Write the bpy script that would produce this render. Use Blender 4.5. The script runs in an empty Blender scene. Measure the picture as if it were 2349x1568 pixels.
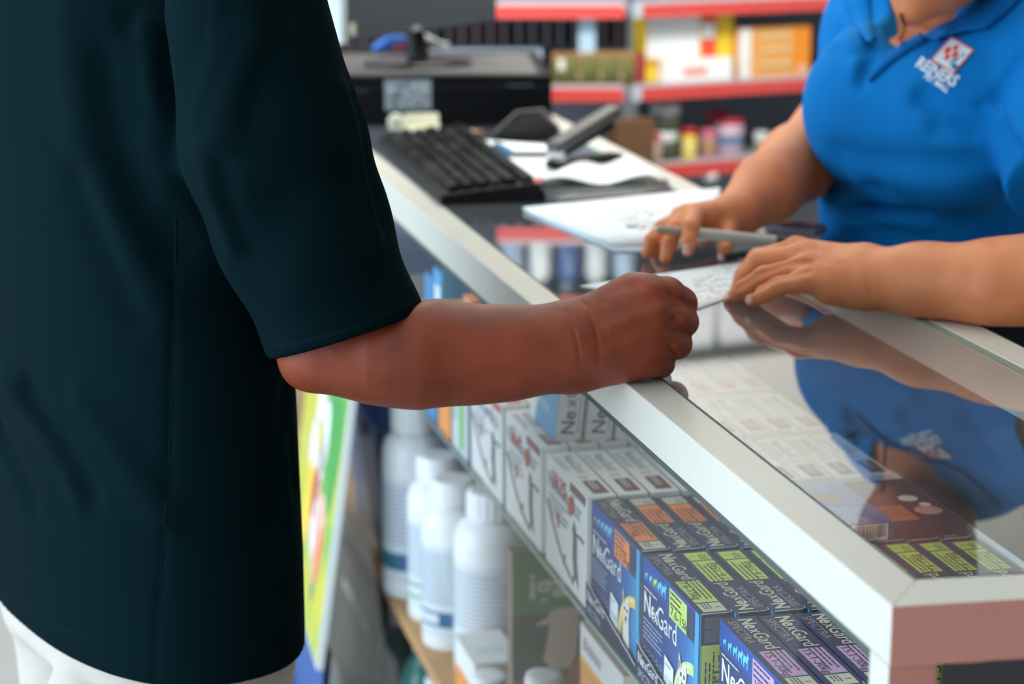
import bpy, bmesh, math, random
import numpy as np
from mathutils import Vector, Matrix
random.seed(7)
SC = bpy.context.scene
COL = SC.collection
PI = math.pi
# ------------------------------------------------------------------ camera geometry
# world: X across the counter, Y along it away from the camera, Z up; the counter's near customer corner is (0,0,1)
FPX, CX, CY = 5000.0, 1174.5, 784.0
TH = math.atan(1204 / FPX)
CT, ST = math.cos(TH), math.sin(TH)
YAW = math.atan(1289.5 / (FPX * CT + 1204 * ST))
FH = Vector((math.sin(YAW), math.cos(YAW), 0))
RR = Vector((math.cos(YAW), -math.sin(YAW), 0))
ZZ = Vector((0, 0, 1))
def _cam():
    u, v = (2047 - CX) / FPX, (1391 - CY) / FPX
    t = .5 / (ST + v * CT)
    return -FH * (t * (CT - v * ST)) - RR * (t * u) + ZZ * 1.5
CAM = _cam()
CF = FH * CT - ZZ * ST
CU = FH * ST + ZZ * CT
def ray(x, y):
    return CF + RR * ((x - CX) / FPX) - CU * ((y - CY) / FPX)
def P(x, y, D):
    r = ray(x, y); return CAM + r * (D / r.dot(FH))
def PZ(x, y, z):
    r = ray(x, y); return CAM + r * ((z - CAM.z) / r.z)
def PX(x, y, X):
    r = ray(x, y); return CAM + r * ((X - CAM.x) / r.x)
def PN(x, y, p0, n):
    r = ray(x, y); return CAM + r * ((Vector(p0) - CAM).dot(n) / r.dot(n))
def LD(l, d, z=0):
    q = CAM + RR * l + FH * d; return Vector((q.x, q.y, z))
def S(px, D):
    return px * D / FPX

# ------------------------------------------------------------------ materials
def lin(c):
    def f(u):
        u /= 255.0
        return u / 12.92 if u <= .04045 else ((u + .055) / 1.055) ** 2.4
    return (f(c[0]), f(c[1]), f(c[2]), 1)
MATS = {}
def mat(name, rgb, rough=.5, metal=0, noise=0, nscale=20, bump=0, bscale=200, spec=None, sss=0, emit=0, coat=0, sheen=0):
    if name in MATS: return MATS[name]
    m = bpy.data.materials.new(name); m.use_nodes = True
    nt = m.node_tree; b = nt.nodes['Principled BSDF']
    b.inputs['Base Color'].default_value = lin(rgb)
    b.inputs['Roughness'].default_value = rough
    b.inputs['Metallic'].default_value = metal
    if spec is not None: b.inputs['Specular IOR Level'].default_value = spec
    if coat: b.inputs['Coat Weight'].default_value = coat
    if sheen: b.inputs['Sheen Weight'].default_value = sheen
    if sss:
        b.inputs['Subsurface Weight'].default_value = sss
        b.inputs['Subsurface Radius'].default_value = (.006, .002, .001)
        b.inputs['Subsurface Scale'].default_value = 1
    if emit:
        b.inputs['Emission Color'].default_value = lin(rgb); b.inputs['Emission Strength'].default_value = emit
    tc = nt.nodes.new('ShaderNodeTexCoord')
    if noise:
        n = nt.nodes.new('ShaderNodeTexNoise'); n.inputs['Scale'].default_value = nscale; n.inputs['Detail'].default_value = 3
        nt.links.new(tc.outputs['Object'], n.inputs['Vector'])
        mx = nt.nodes.new('ShaderNodeMix'); mx.data_type = 'RGBA'
        c = lin(rgb)
        mx.inputs[6].default_value = tuple(max(0, v * (1 - noise)) for v in c[:3]) + (1,)
        mx.inputs[7].default_value = tuple(min(1, v * (1 + noise)) for v in c[:3]) + (1,)
        nt.links.new(n.outputs['Fac'], mx.inputs[0]); nt.links.new(mx.outputs[2], b.inputs['Base Color'])
    if bump:
        n2 = nt.nodes.new('ShaderNodeTexNoise'); n2.inputs['Scale'].default_value = bscale; n2.inputs['Detail'].default_value = 4
        nt.links.new(tc.outputs['Object'], n2.inputs['Vector'])
        bp = nt.nodes.new('ShaderNodeBump'); bp.inputs['Strength'].default_value = bump; bp.inputs['Distance'].default_value = .001
        nt.links.new(n2.outputs['Fac'], bp.inputs['Height']); nt.links.new(bp.outputs['Normal'], b.inputs['Normal'])
    MATS[name] = m
    return m
def thin_glass(name, tint=(1, 1, 1), dust=0.0, dust_rgb=(220, 222, 220), boost=1.0, scratch=0.0):
    """A pane seen as clear glass: clear straight through, mirror-like at a grazing angle, a little dusty."""
    m = bpy.data.materials.new(name); m.use_nodes = True
    nt = m.node_tree; nt.nodes.clear()
    N = nt.nodes.new; L = nt.links.new
    out = N('ShaderNodeOutputMaterial'); tr = N('ShaderNodeBsdfTransparent'); gl = N('ShaderNodeBsdfGlossy'); di = N('ShaderNodeBsdfDiffuse')
    tr.inputs[0].default_value = (*tint, 1); gl.inputs['Roughness'].default_value = .015
    di.inputs[0].default_value = lin(dust_rgb)
    geo = N('ShaderNodeNewGeometry'); dot = N('ShaderNodeVectorMath'); dot.operation = 'DOT_PRODUCT'
    L(geo.outputs['Incoming'], dot.inputs[0]); L(geo.outputs['Normal'], dot.inputs[1])
    def M(op, a, b=None):
        n = N('ShaderNodeMath'); n.operation = op
        for i, q in enumerate((a, b)):
            if q is None: continue
            if isinstance(q, (int, float)): n.inputs[i].default_value = q
            else: L(q, n.inputs[i])
        return n.outputs[0]
    c = M('ABSOLUTE', dot.outputs['Value'])
    f = M('ADD', M('MULTIPLY', M('POWER', M('SUBTRACT', 1.0, c), 5.0), .96), .04)
    F = M('MULTIPLY', M('DIVIDE', M('MULTIPLY', f, 2.0), M('ADD', f, 1.0)), boost)
    mix = N('ShaderNodeMixShader'); L(F, mix.inputs[0]); L(tr.outputs[0], mix.inputs[1]); L(gl.outputs[0], mix.inputs[2])
    last = mix
    if dust:
        tc = N('ShaderNodeTexCoord'); n = N('ShaderNodeTexNoise'); n.inputs['Scale'].default_value = 9; n.inputs['Detail'].default_value = 6
        L(tc.outputs['Object'], n.inputs['Vector'])
        fac = M('MULTIPLY', n.outputs['Fac'], dust * 2)
        if scratch:
            mp = N('ShaderNodeMapping'); mp.inputs['Scale'].default_value = (500, 14, 1); mp.inputs['Rotation'].default_value = (0, 0, .6)
            L(tc.outputs['Object'], mp.inputs['Vector'])
            n2 = N('ShaderNodeTexNoise'); n2.inputs['Scale'].default_value = 1; n2.inputs['Detail'].default_value = 1; L(mp.outputs[0], n2.inputs['Vector'])
            fac = M('ADD', fac, M('MULTIPLY', M('GREATER_THAN', n2.outputs['Fac'], .74), scratch))
        mix2 = N('ShaderNodeMixShader'); L(fac, mix2.inputs[0]); L(mix.outputs[0], mix2.inputs[1]); L(di.outputs[0], mix2.inputs[2])
        last = mix2
    L(last.outputs[0], out.inputs[0])
    return m
def ramp_mat(name, stops, axis=1, rough=.4, wob=0, wscale=6, coat=0):
    """Colour running along one generated axis (printed artwork), optionally wobbled by noise."""
    m = bpy.data.materials.new(name); m.use_nodes = True
    nt = m.node_tree; b = nt.nodes['Principled BSDF']; b.inputs['Roughness'].default_value = rough
    if coat: b.inputs['Coat Weight'].default_value = coat
    tc = nt.nodes.new('ShaderNodeTexCoord'); sp = nt.nodes.new('ShaderNodeSeparateXYZ'); nt.links.new(tc.outputs['Generated'], sp.inputs[0])
    src = sp.outputs[axis]
    if wob:
        n = nt.nodes.new('ShaderNodeTexNoise'); n.inputs['Scale'].default_value = wscale; nt.links.new(tc.outputs['Generated'], n.inputs['Vector'])
        a = nt.nodes.new('ShaderNodeMath'); a.operation = 'MULTIPLY_ADD'; a.inputs[1].default_value = wob; a.inputs[2].default_value = -wob / 2
        nt.links.new(n.outputs['Fac'], a.inputs[0])
        s = nt.nodes.new('ShaderNodeMath'); s.operation = 'ADD'; nt.links.new(src, s.inputs[0]); nt.links.new(a.outputs[0], s.inputs[1]); src = s.outputs[0]
    cr = nt.nodes.new('ShaderNodeValToRGB')
    els = cr.color_ramp.elements
    while len(els) < len(stops): els.new(.5)
    for e, (p, c) in zip(els, stops): e.position = p; e.color = lin(c)
    nt.links.new(src, cr.inputs[0]); nt.links.new(cr.outputs[0], b.inputs['Base Color'])
    return m

# ------------------------------------------------------------------ mesh building
class MB:
    """Collects faces with materials; build() links them as one mesh object."""
    def __init__(s): s.v = []; s.f = []; s.m = []; s.mats = []; s.sm = []
    def mi(s, m):
        if m not in s.mats: s.mats.append(m)
        return s.mats.index(m)
    def add(s, vs, fs, m, smooth=False):
        o = len(s.v); s.v += [tuple(v) for v in vs]; k = s.mi(m)
        for f in fs: s.f.append(tuple(o + i for i in f)); s.m.append(k); s.sm.append(smooth)
        return s
    def box(s, x0, x1, y0, y1, z0, z1, m, M=None, faces='all'):
        vs = [Vector((x, y, z)) for z in (z0, z1) for y in (y0, y1) for x in (x0, x1)]
        if M is not None: vs = [M @ v for v in vs]
        fs = [(0, 2, 3, 1), (4, 5, 7, 6), (0, 1, 5, 4), (2, 6, 7, 3), (0, 4, 6, 2), (1, 3, 7, 5)]
        return s.add(vs, fs, m)
    def poly(s, pts, m):
        return s.add(pts, [tuple(range(len(pts)))], m)
    def bar(s, a, b, w, h, m, up=ZZ):
        a, b = Vector(a), Vector(b); d = (b - a).normalized(); sd = d.cross(up).normalized(); u = sd.cross(d)
        vs = [q + sd * (i * w / 2) + u * (j * h / 2) for q in (a, b) for (i, j) in ((-1, -1), (1, -1), (1, 1), (-1, 1))]
        return s.add(vs, [(0, 1, 2, 3), (7, 6, 5, 4), (0, 4, 5, 1), (1, 5, 6, 2), (2, 6, 7, 3), (3, 7, 4, 0)], m)
    def tube(s, pts, r, m, n=10, cap=True):
        pts = [Vector(p) for p in pts]; rs = r if isinstance(r, (list, tuple)) else [r] * len(pts)
        vs = []; ref = None
        for i, p in enumerate(pts):
            d = (pts[min(i + 1, len(pts) - 1)] - pts[max(i - 1, 0)]).normalized()
            if ref is None: ref = d.orthogonal().normalized()
            ref = (ref - d * ref.dot(d)).normalized(); q = d.cross(ref)
            vs += [p + (ref * math.cos(2 * PI * k / n) + q * math.sin(2 * PI * k / n)) * rs[i] for k in range(n)]
        fs = [(i * n + k, i * n + (k + 1) % n, (i + 1) * n + (k + 1) % n, (i + 1) * n + k) for i in range(len(pts) - 1) for k in range(n)]
        s.add(vs, fs, m, True)
        if cap:
            o = (len(pts) - 1) * n
            s.add(vs[:n], [tuple(range(n))[::-1]], m); s.add(vs[o:], [tuple(range(n))], m)
        return s
    def lathe(s, prof, m, n=28, c=(0, 0, 0), sy=1.0):
        """prof: (radius, z) pairs from bottom to top."""
        vs = [(c[0] + r * math.cos(2 * PI * k / n), c[1] + sy * r * math.sin(2 * PI * k / n), c[2] + z) for r, z in prof for k in range(n)]
        fs = [(i * n + k, i * n + (k + 1) % n, (i + 1) * n + (k + 1) % n, (i + 1) * n + k) for i in range(len(prof) - 1) for k in range(n)]
        s.add(vs, fs, m, True)
        o = (len(prof) - 1) * n
        s.add(vs[:n], [tuple(range(n))[::-1]], m); s.add(vs[o:], [tuple(range(n))], m)
        return s
    def disc(s, M, r, m, n=20, r2=0, a0=0, a1=2 * PI):
        full = abs(a1 - a0 - 2 * PI) < 1e-6
        k = n if full else n + 1
        pr = [(math.cos(a0 + (a1 - a0) * i / n), math.sin(a0 + (a1 - a0) * i / n)) for i in range(k)]
        if r2:
            vs = [M @ Vector((r * c, r * q, 0)) for c, q in pr] + [M @ Vector((r2 * c, r2 * q, 0)) for c, q in pr]
            fs = [(i, (i + 1) % k, k + (i + 1) % k, k + i) for i in range(n)]
            fs = [f[::-1] if r2 > r else f[::-1][::-1] for f in fs]
            return s.add(vs, fs, m)
        return s.poly([M @ Vector((r * c, r * q, 0)) for c, q in pr], m)
    def text(s, t, M, size, m, bold=0.0, sx=1.0, align='LEFT'):
        vs, fs, w = text_geo(t, bold)
        off = {'LEFT': 0, 'CENTER': -w / 2, 'RIGHT': -w}[align]
        return s.add([M @ Vector(((v[0] + off) * size * sx, v[1] * size, 0)) for v in vs], fs, m)
    def build(s, name, parent=None, bevel=0, seg=2, smooth_angle=None):
        me = bpy.data.meshes.new(name)
        me.from_pydata(s.v, [], s.f)
        for m in s.mats: me.materials.append(m)
        me.polygons.foreach_set('material_index', s.m); me.polygons.foreach_set('use_smooth', s.sm)
        me.update()
        o = bpy.data.objects.new(name, me); COL.objects.link(o)
        if bevel:
            b = o.modifiers.new('bevel', 'BEVEL'); b.width = bevel; b.segments = seg; b.limit_method = 'ANGLE'; b.angle_limit = .7
        if parent: setp(o, parent)
        return o
_TX = {}
def text_geo(t, bold=0.0):
    k = (t, bold)
    if k not in _TX:
        cu = bpy.data.curves.new('t', 'FONT'); cu.body = t; cu.size = 1; cu.resolution_u = 3; cu.offset = bold; cu.fill_mode = 'FRONT'
        o = bpy.data.objects.new('t', cu); COL.objects.link(o)
        dg = bpy.context.evaluated_depsgraph_get(); dg.update()
        me = o.evaluated_get(dg).to_mesh()
        vs = [tuple(v.co) for v in me.vertices]; fs = [tuple(p.vertices) for p in me.polygons]
        w = max((v[0] for v in vs), default=0)
        o.evaluated_get(dg).to_mesh_clear(); bpy.data.objects.remove(o); bpy.data.curves.remove(cu)
        fs2 = []
        for f in fs:
            a, b, c = (Vector(vs[i]) for i in f[:3]); fs2.append(f if (b - a).cross(c - a).z >= 0 else f[::-1])
        _TX[k] = (vs, fs2, w)
    return _TX[k]
def setp(o, parent):
    bpy.context.view_layer.update()
    o.parent = parent; o.matrix_parent_inverse = parent.matrix_world.inverted()
def tag(o, label, cat, group=None, kind=None):
    o['label'] = label; o['category'] = cat
    if group: o['group'] = group
    if kind: o['kind'] = kind
    return o
def struct(o, label=None):
    o['kind'] = 'structure'
    if label: o['label'] = label
    return o
def empty(name, loc, label, cat, group=None, rz=0):
    o = bpy.data.objects.new(name, None); COL.objects.link(o); o.location = loc; o.rotation_euler = (0, 0, rz); o.empty_display_size = .05
    bpy.context.view_layer.update()
    return tag(o, label, cat, group)
def frame(o, x, y):
    """Matrix whose local x,y run along world vectors x,y from point o; z is the face normal."""
    x = Vector(x).normalized(); z = x.cross(Vector(y)).normalized(); y = z.cross(x)
    M = Matrix((x, y, z)).transposed().to_4x4(); M.translation = Vector(o)
    return M
def place(o, loc, rz=0):
    o.location = loc; o.rotation_euler = (0, 0, rz); return o

# ------------------------------------------------------------------ soft bodies: signed distances + surface nets
def _v(p): return np.array(p, dtype=np.float32)
def rc(p, a, b, ra, rb):
    a, b = _v(a), _v(b); ba = b - a; q = p - a
    h = np.clip(q @ ba / max(float(ba @ ba), 1e-12), 0, 1)
    return np.linalg.norm(q - h[:, None] * ba, axis=1) - (ra + (rb - ra) * h)
def ell(p, c, r, ax=None):
    q = p - _v(c)
    if ax is not None: q = q @ np.array([list(Vector(a).normalized()) for a in ax], dtype=np.float32).T
    r = _v(r)
    k0 = np.linalg.norm(q / r, axis=1); k1 = np.linalg.norm(q / (r * r), axis=1)
    return k0 * (k0 - 1) / np.maximum(k1, 1e-6)
def smin(a, b, k):
    h = np.clip(.5 + .5 * (b - a) / k, 0, 1)
    return b + (a - b) * h - k * h * (1 - h)
def smax(a, b, k): return -smin(-a, -b, k)
def chain(p, pts, k):
    """pts: (point, radius) along a limb."""
    d = None
    for (a, ra), (b, rb) in zip(pts, pts[1:]):
        e = rc(p, a, b, ra, rb); d = e if d is None else smin(d, e, k)
    return d
def plane(p, o, n): return (p - _v(o)) @ _v(Vector(n).normalized())
def polyd(p, pts):
    d = None
    for a, b in zip(pts, pts[1:]):
        e = rc(p, a, b, 0, 0); d = e if d is None else np.minimum(d, e)
    return d
def axis_(lo, hi, h, fine=()):
    """sample positions along one axis, denser inside the given (from, to, step) stretches."""
    o = [lo]
    while o[-1] < hi:
        st = h
        for a, b, hf in fine:
            if a - 2 * h < o[-1] < b: st = hf
        o.append(o[-1] + st)
    while (len(o) - 1) % 4: o.append(o[-1] + h)
    return np.array(o)
def surfnet(f, ax):
    n = [len(a) for a in ax]
    cx = [a[::4] for a in ax]
    G = np.stack(np.meshgrid(*cx, indexing='ij'), -1).reshape(-1, 3).astype(np.float32)
    C = np.concatenate([f(G[s:s + 400000]) for s in range(0, len(G), 400000)]).reshape([len(c) for c in cx])
    del G
    gp = [np.maximum(np.diff(c, append=c[-1] + (c[-1] - c[-2])), np.diff(c, prepend=c[0] - (c[1] - c[0]))) for c in cx]
    thr = 1.3 * np.sqrt(gp[0][:, None, None] ** 2 + gp[1][None, :, None] ** 2 + gp[2][None, None, :] ** 2)
    up = lambda q: np.repeat(np.repeat(np.repeat(q, 4, 0), 4, 1), 4, 2)[:n[0], :n[1], :n[2]]
    V = up(C.astype(np.float32)).copy()
    near = np.abs(C) < thr
    nb = near.copy(); nb[:-1] |= near[1:]; t = nb.copy(); nb[:, :-1] |= t[:, 1:]; t = nb.copy(); nb[:, :, :-1] |= t[:, :, 1:]
    idx = np.argwhere(up(nb)).astype(np.int32)
    for s in range(0, len(idx), 400000):
        q = idx[s:s + 400000]
        V[q[:, 0], q[:, 1], q[:, 2]] = f(np.stack([ax[d][q[:, d]] for d in range(3)], 1).astype(np.float32))
    sg = V < 0
    cs = np.zeros([k - 1 for k in n], np.int8)
    for i in (0, 1):
        for j in (0, 1):
            for k in (0, 1): cs += sg[i:n[0] - 1 + i, j:n[1] - 1 + j, k:n[2] - 1 + k]
    act = (cs > 0) & (cs < 8); ci = np.argwhere(act)
    vid = -np.ones(act.shape, np.int32); vid[act] = np.arange(len(ci))
    acc = np.zeros((len(ci), 3)); cnt = np.zeros(len(ci))
    cor = [(i, j, k) for i in (0, 1) for j in (0, 1) for k in (0, 1)]
    for a in cor:
        for b in cor:
            if a < b and sum(abs(a[t] - b[t]) for t in range(3)) == 1:
                va = V[ci[:, 0] + a[0], ci[:, 1] + a[1], ci[:, 2] + a[2]]; vb = V[ci[:, 0] + b[0], ci[:, 1] + b[1], ci[:, 2] + b[2]]
                m = (va < 0) != (vb < 0); t = np.where(m, va / np.where(m, va - vb, 1), 0)
                pt = np.array(a) + t[:, None] * (np.array(b) - np.array(a))
                acc[m] += pt[m]; cnt[m] += 1
    fr_ = acc / cnt[:, None]
    verts = np.stack([ax[d][ci[:, d]] + fr_[:, d] * np.diff(ax[d])[ci[:, d]] for d in range(3)], 1)
    quads = []
    for d in range(3):
        e1, e2 = (d + 1) % 3, (d + 2) % 3
        sl0 = [slice(None)] * 3; sl1 = [slice(None)] * 3
        sl0[d] = slice(0, n[d] - 1); sl1[d] = slice(1, n[d])
        A, B = sg[tuple(sl0)], sg[tuple(sl1)]
        E = np.argwhere(A != B)
        E = E[(E[:, e1] > 0) & (E[:, e2] > 0) & (E[:, e1] < n[e1] - 1) & (E[:, e2] < n[e2] - 1)]
        fl = A[E[:, 0], E[:, 1], E[:, 2]]
        o1 = np.zeros(3, int); o1[e1] = 1; o2 = np.zeros(3, int); o2[e2] = 1
        g = lambda q: vid[q[:, 0], q[:, 1], q[:, 2]]
        Q = np.stack([g(E - o1 - o2), g(E - o2), g(E), g(E - o1)], 1)
        Q[~fl] = Q[~fl][:, ::-1]
        quads.append(Q)
    Q = np.concatenate(quads); Q = Q[(Q >= 0).all(1)]
    return verts, Q
def sdf_obj(name, spec, m, parent=None, smooth=2, fine=((), (), ())):
    """spec: (f, lo, hi, h): one continuous surface, meshed finer inside the given stretches of each axis."""
    f, lo, hi, h = spec
    v, q = surfnet(f, [axis_(lo[d], hi[d], h, fine[d]) for d in range(3)])
    for _ in range(smooth):
        acc = np.zeros_like(v); c = np.zeros(len(v))
        for i in range(4):
            for j in ((i + 1) % 4, (i - 1) % 4):
                np.add.at(acc, q[:, i], v[q[:, j]]); np.add.at(c, q[:, i], 1)
        c[c == 0] = 1
        v = .5 * v + .5 * acc / c[:, None]
    me = bpy.data.meshes.new(name)
    me.vertices.add(len(v)); me.vertices.foreach_set('co', v.astype(np.float32).ravel())
    me.loops.add(len(q) * 4); me.loops.foreach_set('vertex_index', q.ravel().astype(np.int32))
    me.polygons.add(len(q)); me.polygons.foreach_set('loop_start', np.arange(0, len(q) * 4, 4, dtype=np.int32))
    me.polygons.foreach_set('use_smooth', np.ones(len(q), bool))
    me.update(calc_edges=True); me.validate()
    me.materials.append(m)
    ob = bpy.data.objects.new(name, me); COL.objects.link(ob)
    if parent: setp(ob, parent)
    return ob
def march(f, pix, d0=1.2, d1=3.6):
    """First hit of the sight lines through given pixels with a body surface: where a fold or a seam lies on it."""
    p = np.array([list(P(x, y, d0)) for x, y in pix], dtype=np.float32)
    r = np.array([list(ray(x, y).normalized()) for x, y in pix], dtype=np.float32)
    t = np.zeros(len(pix), np.float32)
    for _ in range(140): t += np.clip(f(p + r * t[:, None]), -.05, .05) * .8
    q = p + r * t[:, None]
    ok = np.abs(f(q)) < .006
    if not ok.all():                      # a sight line that slips past the body takes its neighbour's place
        good = np.where(ok)[0]
        if len(good) == 0: good = np.array([0])
        for i in np.where(~ok)[0]: q[i] = q[good[np.argmin(np.abs(good - i))]]
    return [Vector(v) for v in q], [Vector(v) for v in r]

# ------------------------------------------------------------------ setting
M_floor = mat('floor_tile', (184, 180, 172), .35, noise=.12, nscale=3)
M_wall = mat('wall_paint', (205, 206, 200), .8, noise=.04, nscale=4)
M_ceil = mat('ceiling_paint', (225, 224, 216), .9)
struct(MB().box(-4, 4, -4, 7.2, -.08, 0, M_floor).build('floor'))
struct(MB().box(-4, 4, 7.0, 7.2, 0, 3, M_wall).build('wall_back'))
struct(MB().box(3.8, 4, -4, 7.0, 0, 3, M_wall).build('wall_right'))
struct(MB().box(-4, 4, -4, 7.2, 3.0, 3.1, M_ceil).build('ceiling'))
# storefront side: a sill wall, a header and the big shop window opening between them
w = MB(); w.box(-4, -3.85, -4, 7.0, 0, .35, M_wall); w.box(-4, -3.85, -4, 7.0, 2.75, 3, M_wall); w.box(-4, -3.85, -4, -3.4, .35, 2.75, M_wall); w.box(-4, -3.85, 6.6, 7.0, .35, 2.75, M_wall)
struct(w.build('wall_left'))

# ------------------------------------------------------------------ the glass display counter
CW, CL = .415, 3.3               # width across, length
M_alu = mat('cream_aluminium', (204, 201, 189), .38, noise=.03, nscale=60, bump=.05, bscale=900)
M_alu_end = mat('warm_lit_aluminium', (208, 142, 128), .42, noise=.04, nscale=50)  # same cream metal, with warm light from the camera side tinted into the colour
M_seal = mat('grey_seal', (70, 78, 74), .6)
M_wood = mat('tan_shelf_wood', (205, 158, 105), .55, noise=.1, nscale=14)
M_base = mat('counter_base_grey', (120, 118, 112), .6)
M_dark = mat('dark_grey', (58, 58, 60), .6)  # plain dark grey of gasket, feet and shoes
M_top = thin_glass('top_glass', (.95, .97, .96), .03, scratch=.06, boost=1.0)
M_front = thin_glass('front_glass', (.98, .99, .99), .004, boost=.40)
M_shelfg = thin_glass('shelf_glass', (.93, .97, .95), .01)
M_gedge = mat('green_glass_edge', (120, 150, 138), .15)
M_gbright = mat('glass_edge_glint', (225, 240, 236), .1)  # near-white paints the highlight along the glass edge
ctr = empty('display_counter', (0, 0, 0), 'long glass-topped display counter with cream metal rails full of boxed medicines', 'counter')
fr, fh = .038, .042
ey = -.035                        # the near end runs slightly askew
r1 = MB()
r1.add([(0, 0, 1 - fh), (fr, .044, 1 - fh), (fr, CL - fr, 1 - fh), (0, CL, 1 - fh), (0, 0, 1), (fr, .044, 1), (fr, CL - fr, 1), (0, CL, 1)],
       [(0, 1, 2, 3), (7, 6, 5, 4), (0, 4, 5, 1), (1, 5, 6, 2), (2, 6, 7, 3), (3, 7, 4, 0)], M_alu)
r1.build('front_rail', ctr, bevel=.0012)
r2 = MB()
r2.add([(CW, ey, 1 - fh), (CW - .052, ey + .048, 1 - fh), (CW - .052, CL - fr, 1 - fh), (CW, CL, 1 - fh), (CW, ey, 1), (CW - .052, ey + .048, 1), (CW - .052, CL - fr, 1), (CW, CL, 1)],
       [(3, 2, 1, 0), (4, 5, 6, 7), (1, 5, 4, 0), (2, 6, 5, 1), (3, 7, 6, 2), (0, 4, 7, 3)], M_alu)
r2.build('back_rail', ctr, bevel=.0012)
r3 = MB()
vv = [(0, 0), (CW, ey), (CW - .052, ey + .048), (fr, .044)]
r3.add([(x, y, z) for z in (1 - fh, 1) for x, y in vv], [(3, 2, 1, 0), (4, 5, 6, 7)], M_alu)
r3.add([(x, y, z) for z in (1 - fh, 1) for x, y in vv], [(0, 1, 5, 4)], M_alu_end)
r3.add([(x, y, z) for z in (1 - fh, 1) for x, y in vv], [(1, 2, 6, 5), (2, 3, 7, 6), (3, 0, 4, 7)], M_alu)
r3.build('end_rail', ctr, bevel=.0008)['label'] = 'end rail with warm light tinted into its face'
MB().box(0, CW, CL - fr, CL, 1 - fh, 1, M_alu).build('far_rail', ctr, bevel=.0012)
# corner posts
def post(x0, x1, y0, y1, z0=0.0, rosy=False):
    p = MB(); p.box(x0, x1, y0, y1, z0, 1 - fh, M_alu)
    if rosy:
        p.add([(x0, y0 - .0006, z0), (x1, y0 - .0006, z0), (x1, y0 - .0006, 1 - fh), (x0, y0 - .0006, 1 - fh)], [(0, 1, 2, 3)], M_alu_end)  # near face carries the painted warm light
    return p.build('corner_post', ctr)
post(0, .034, .001, .032, rosy=True); post(CW - .034, CW, ey + .002, ey + .036, rosy=True)
post(0, .034, CL - .034, CL - .001); post(CW - .034, CW, CL - .034, CL - .001)
# end window between the posts: dark gasket, glass
en = MB()
en.add([(.034, 0.0, .60), (CW - .034, ey + .006, .60), (CW - .034, ey + .006, .93), (.034, 0.0, .93)], [(0, 1, 2, 3)], M_alu_end)
en2 = [(.036, -.0015, .10), (CW - .036, ey + .0045, .10), (CW - .036, ey + .0045, .924), (.036, -.0015, .924)]
g = MB()
def ipol(u, v): return (.036 + u * (CW - .072), -.002 + u * (ey + .006), .10 + v * .857)
for (u0, u1, v0, v1) in ((0, .03, 0, 1), (.97, 1, 0, 1), (.03, .97, .975, 1), (.03, .97, 0, .025)):
    g.add([ipol(u0, v0), ipol(u1, v0), ipol(u1, v1), ipol(u0, v1)], [(0, 1, 2, 3)], M_dark)
g.build('end_gasket', ctr)['label'] = 'dark gasket around the end glass'
MB().add([ipol(.03, .025), ipol(.97, .025), ipol(.97, .975), ipol(.03, .975)], [(0, 1, 2, 3)], M_front).build('end_glass', ctr)
# top glass, laid on the rails
gt = MB()
x0, x1, y0, y1, zt = .0365, .374, .0445, CL - fr, 1.0005
gt.add([(x0, y0, zt), (x1, y0 - .026, zt), (x1, y1, zt), (x0, y1, zt)], [(0, 1, 2, 3)], M_top)
gt.add([(x1, y0 - .026, zt - .005), (x1, y1, zt - .005), (x1, y1, zt), (x1, y0 - .026, zt)], [(0, 1, 2, 3)], M_gedge)
gt.build('top_glass', ctr)['label'] = 'clear glass top, lightly scratched'
lip = MB(); lip.box(x1, x1 + .003, .0, y1, 1.0, 1.0009, M_gbright); lip.box(x1 - .010, x1 - .0005, .02, y1, 1.0006, 1.0009, M_gedge); lip.build('glass_edge', ctr)  # the bright strip stands for a reflection on the edge
MB().box(.0355, .0372, .0445, y1, 1.0001, 1.0008, M_seal).build('front_seal', ctr)
MB().box(.001, .0035, .034, CL - .034, .952, .958, M_seal).build('front_gasket', ctr)
MB().add([(.004, .034, .06), (.004, CL - .034, .06), (.004, CL - .034, .957), (.004, .034, .957)], [(0, 1, 2, 3)], M_front).build('front_glass', ctr)['label'] = 'clear glass front'
# shelves, back doors and plinth
SZ1, SZ2 = .703, .345
sg = MB(); sg.add([(.022, .05, SZ1), (.36, .03, SZ1), (.36, CL - .05, SZ1), (.022, CL - .05, SZ1)], [(0, 1, 2, 3)], M_shelfg)
sg.box(.020, .022, .05, CL - .05, SZ1 - .0035, SZ1, M_gedge); sg.build('glass_shelf', ctr)['label'] = 'clear glass shelf'
MB().box(.018, .385, .04, CL - .05, SZ2 - .018, SZ2, M_wood).build('wood_shelf', ctr, bevel=.001)['label'] = 'tan wooden shelf'
MB().box(.004, .39, .04, CL - .05, .03, .06, M_base).build('plinth', ctr)
MB().box(.388, .398, .04, 1.65, .06, .958, mat('back_door_dark', (46, 52, 54), .5)).build('back_door', ctr)
MB().box(.400, .410, 1.6, CL - .04, .06, .958, mat('back_door_dark', (46, 52, 54), .5)).build('back_door', ctr)

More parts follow.
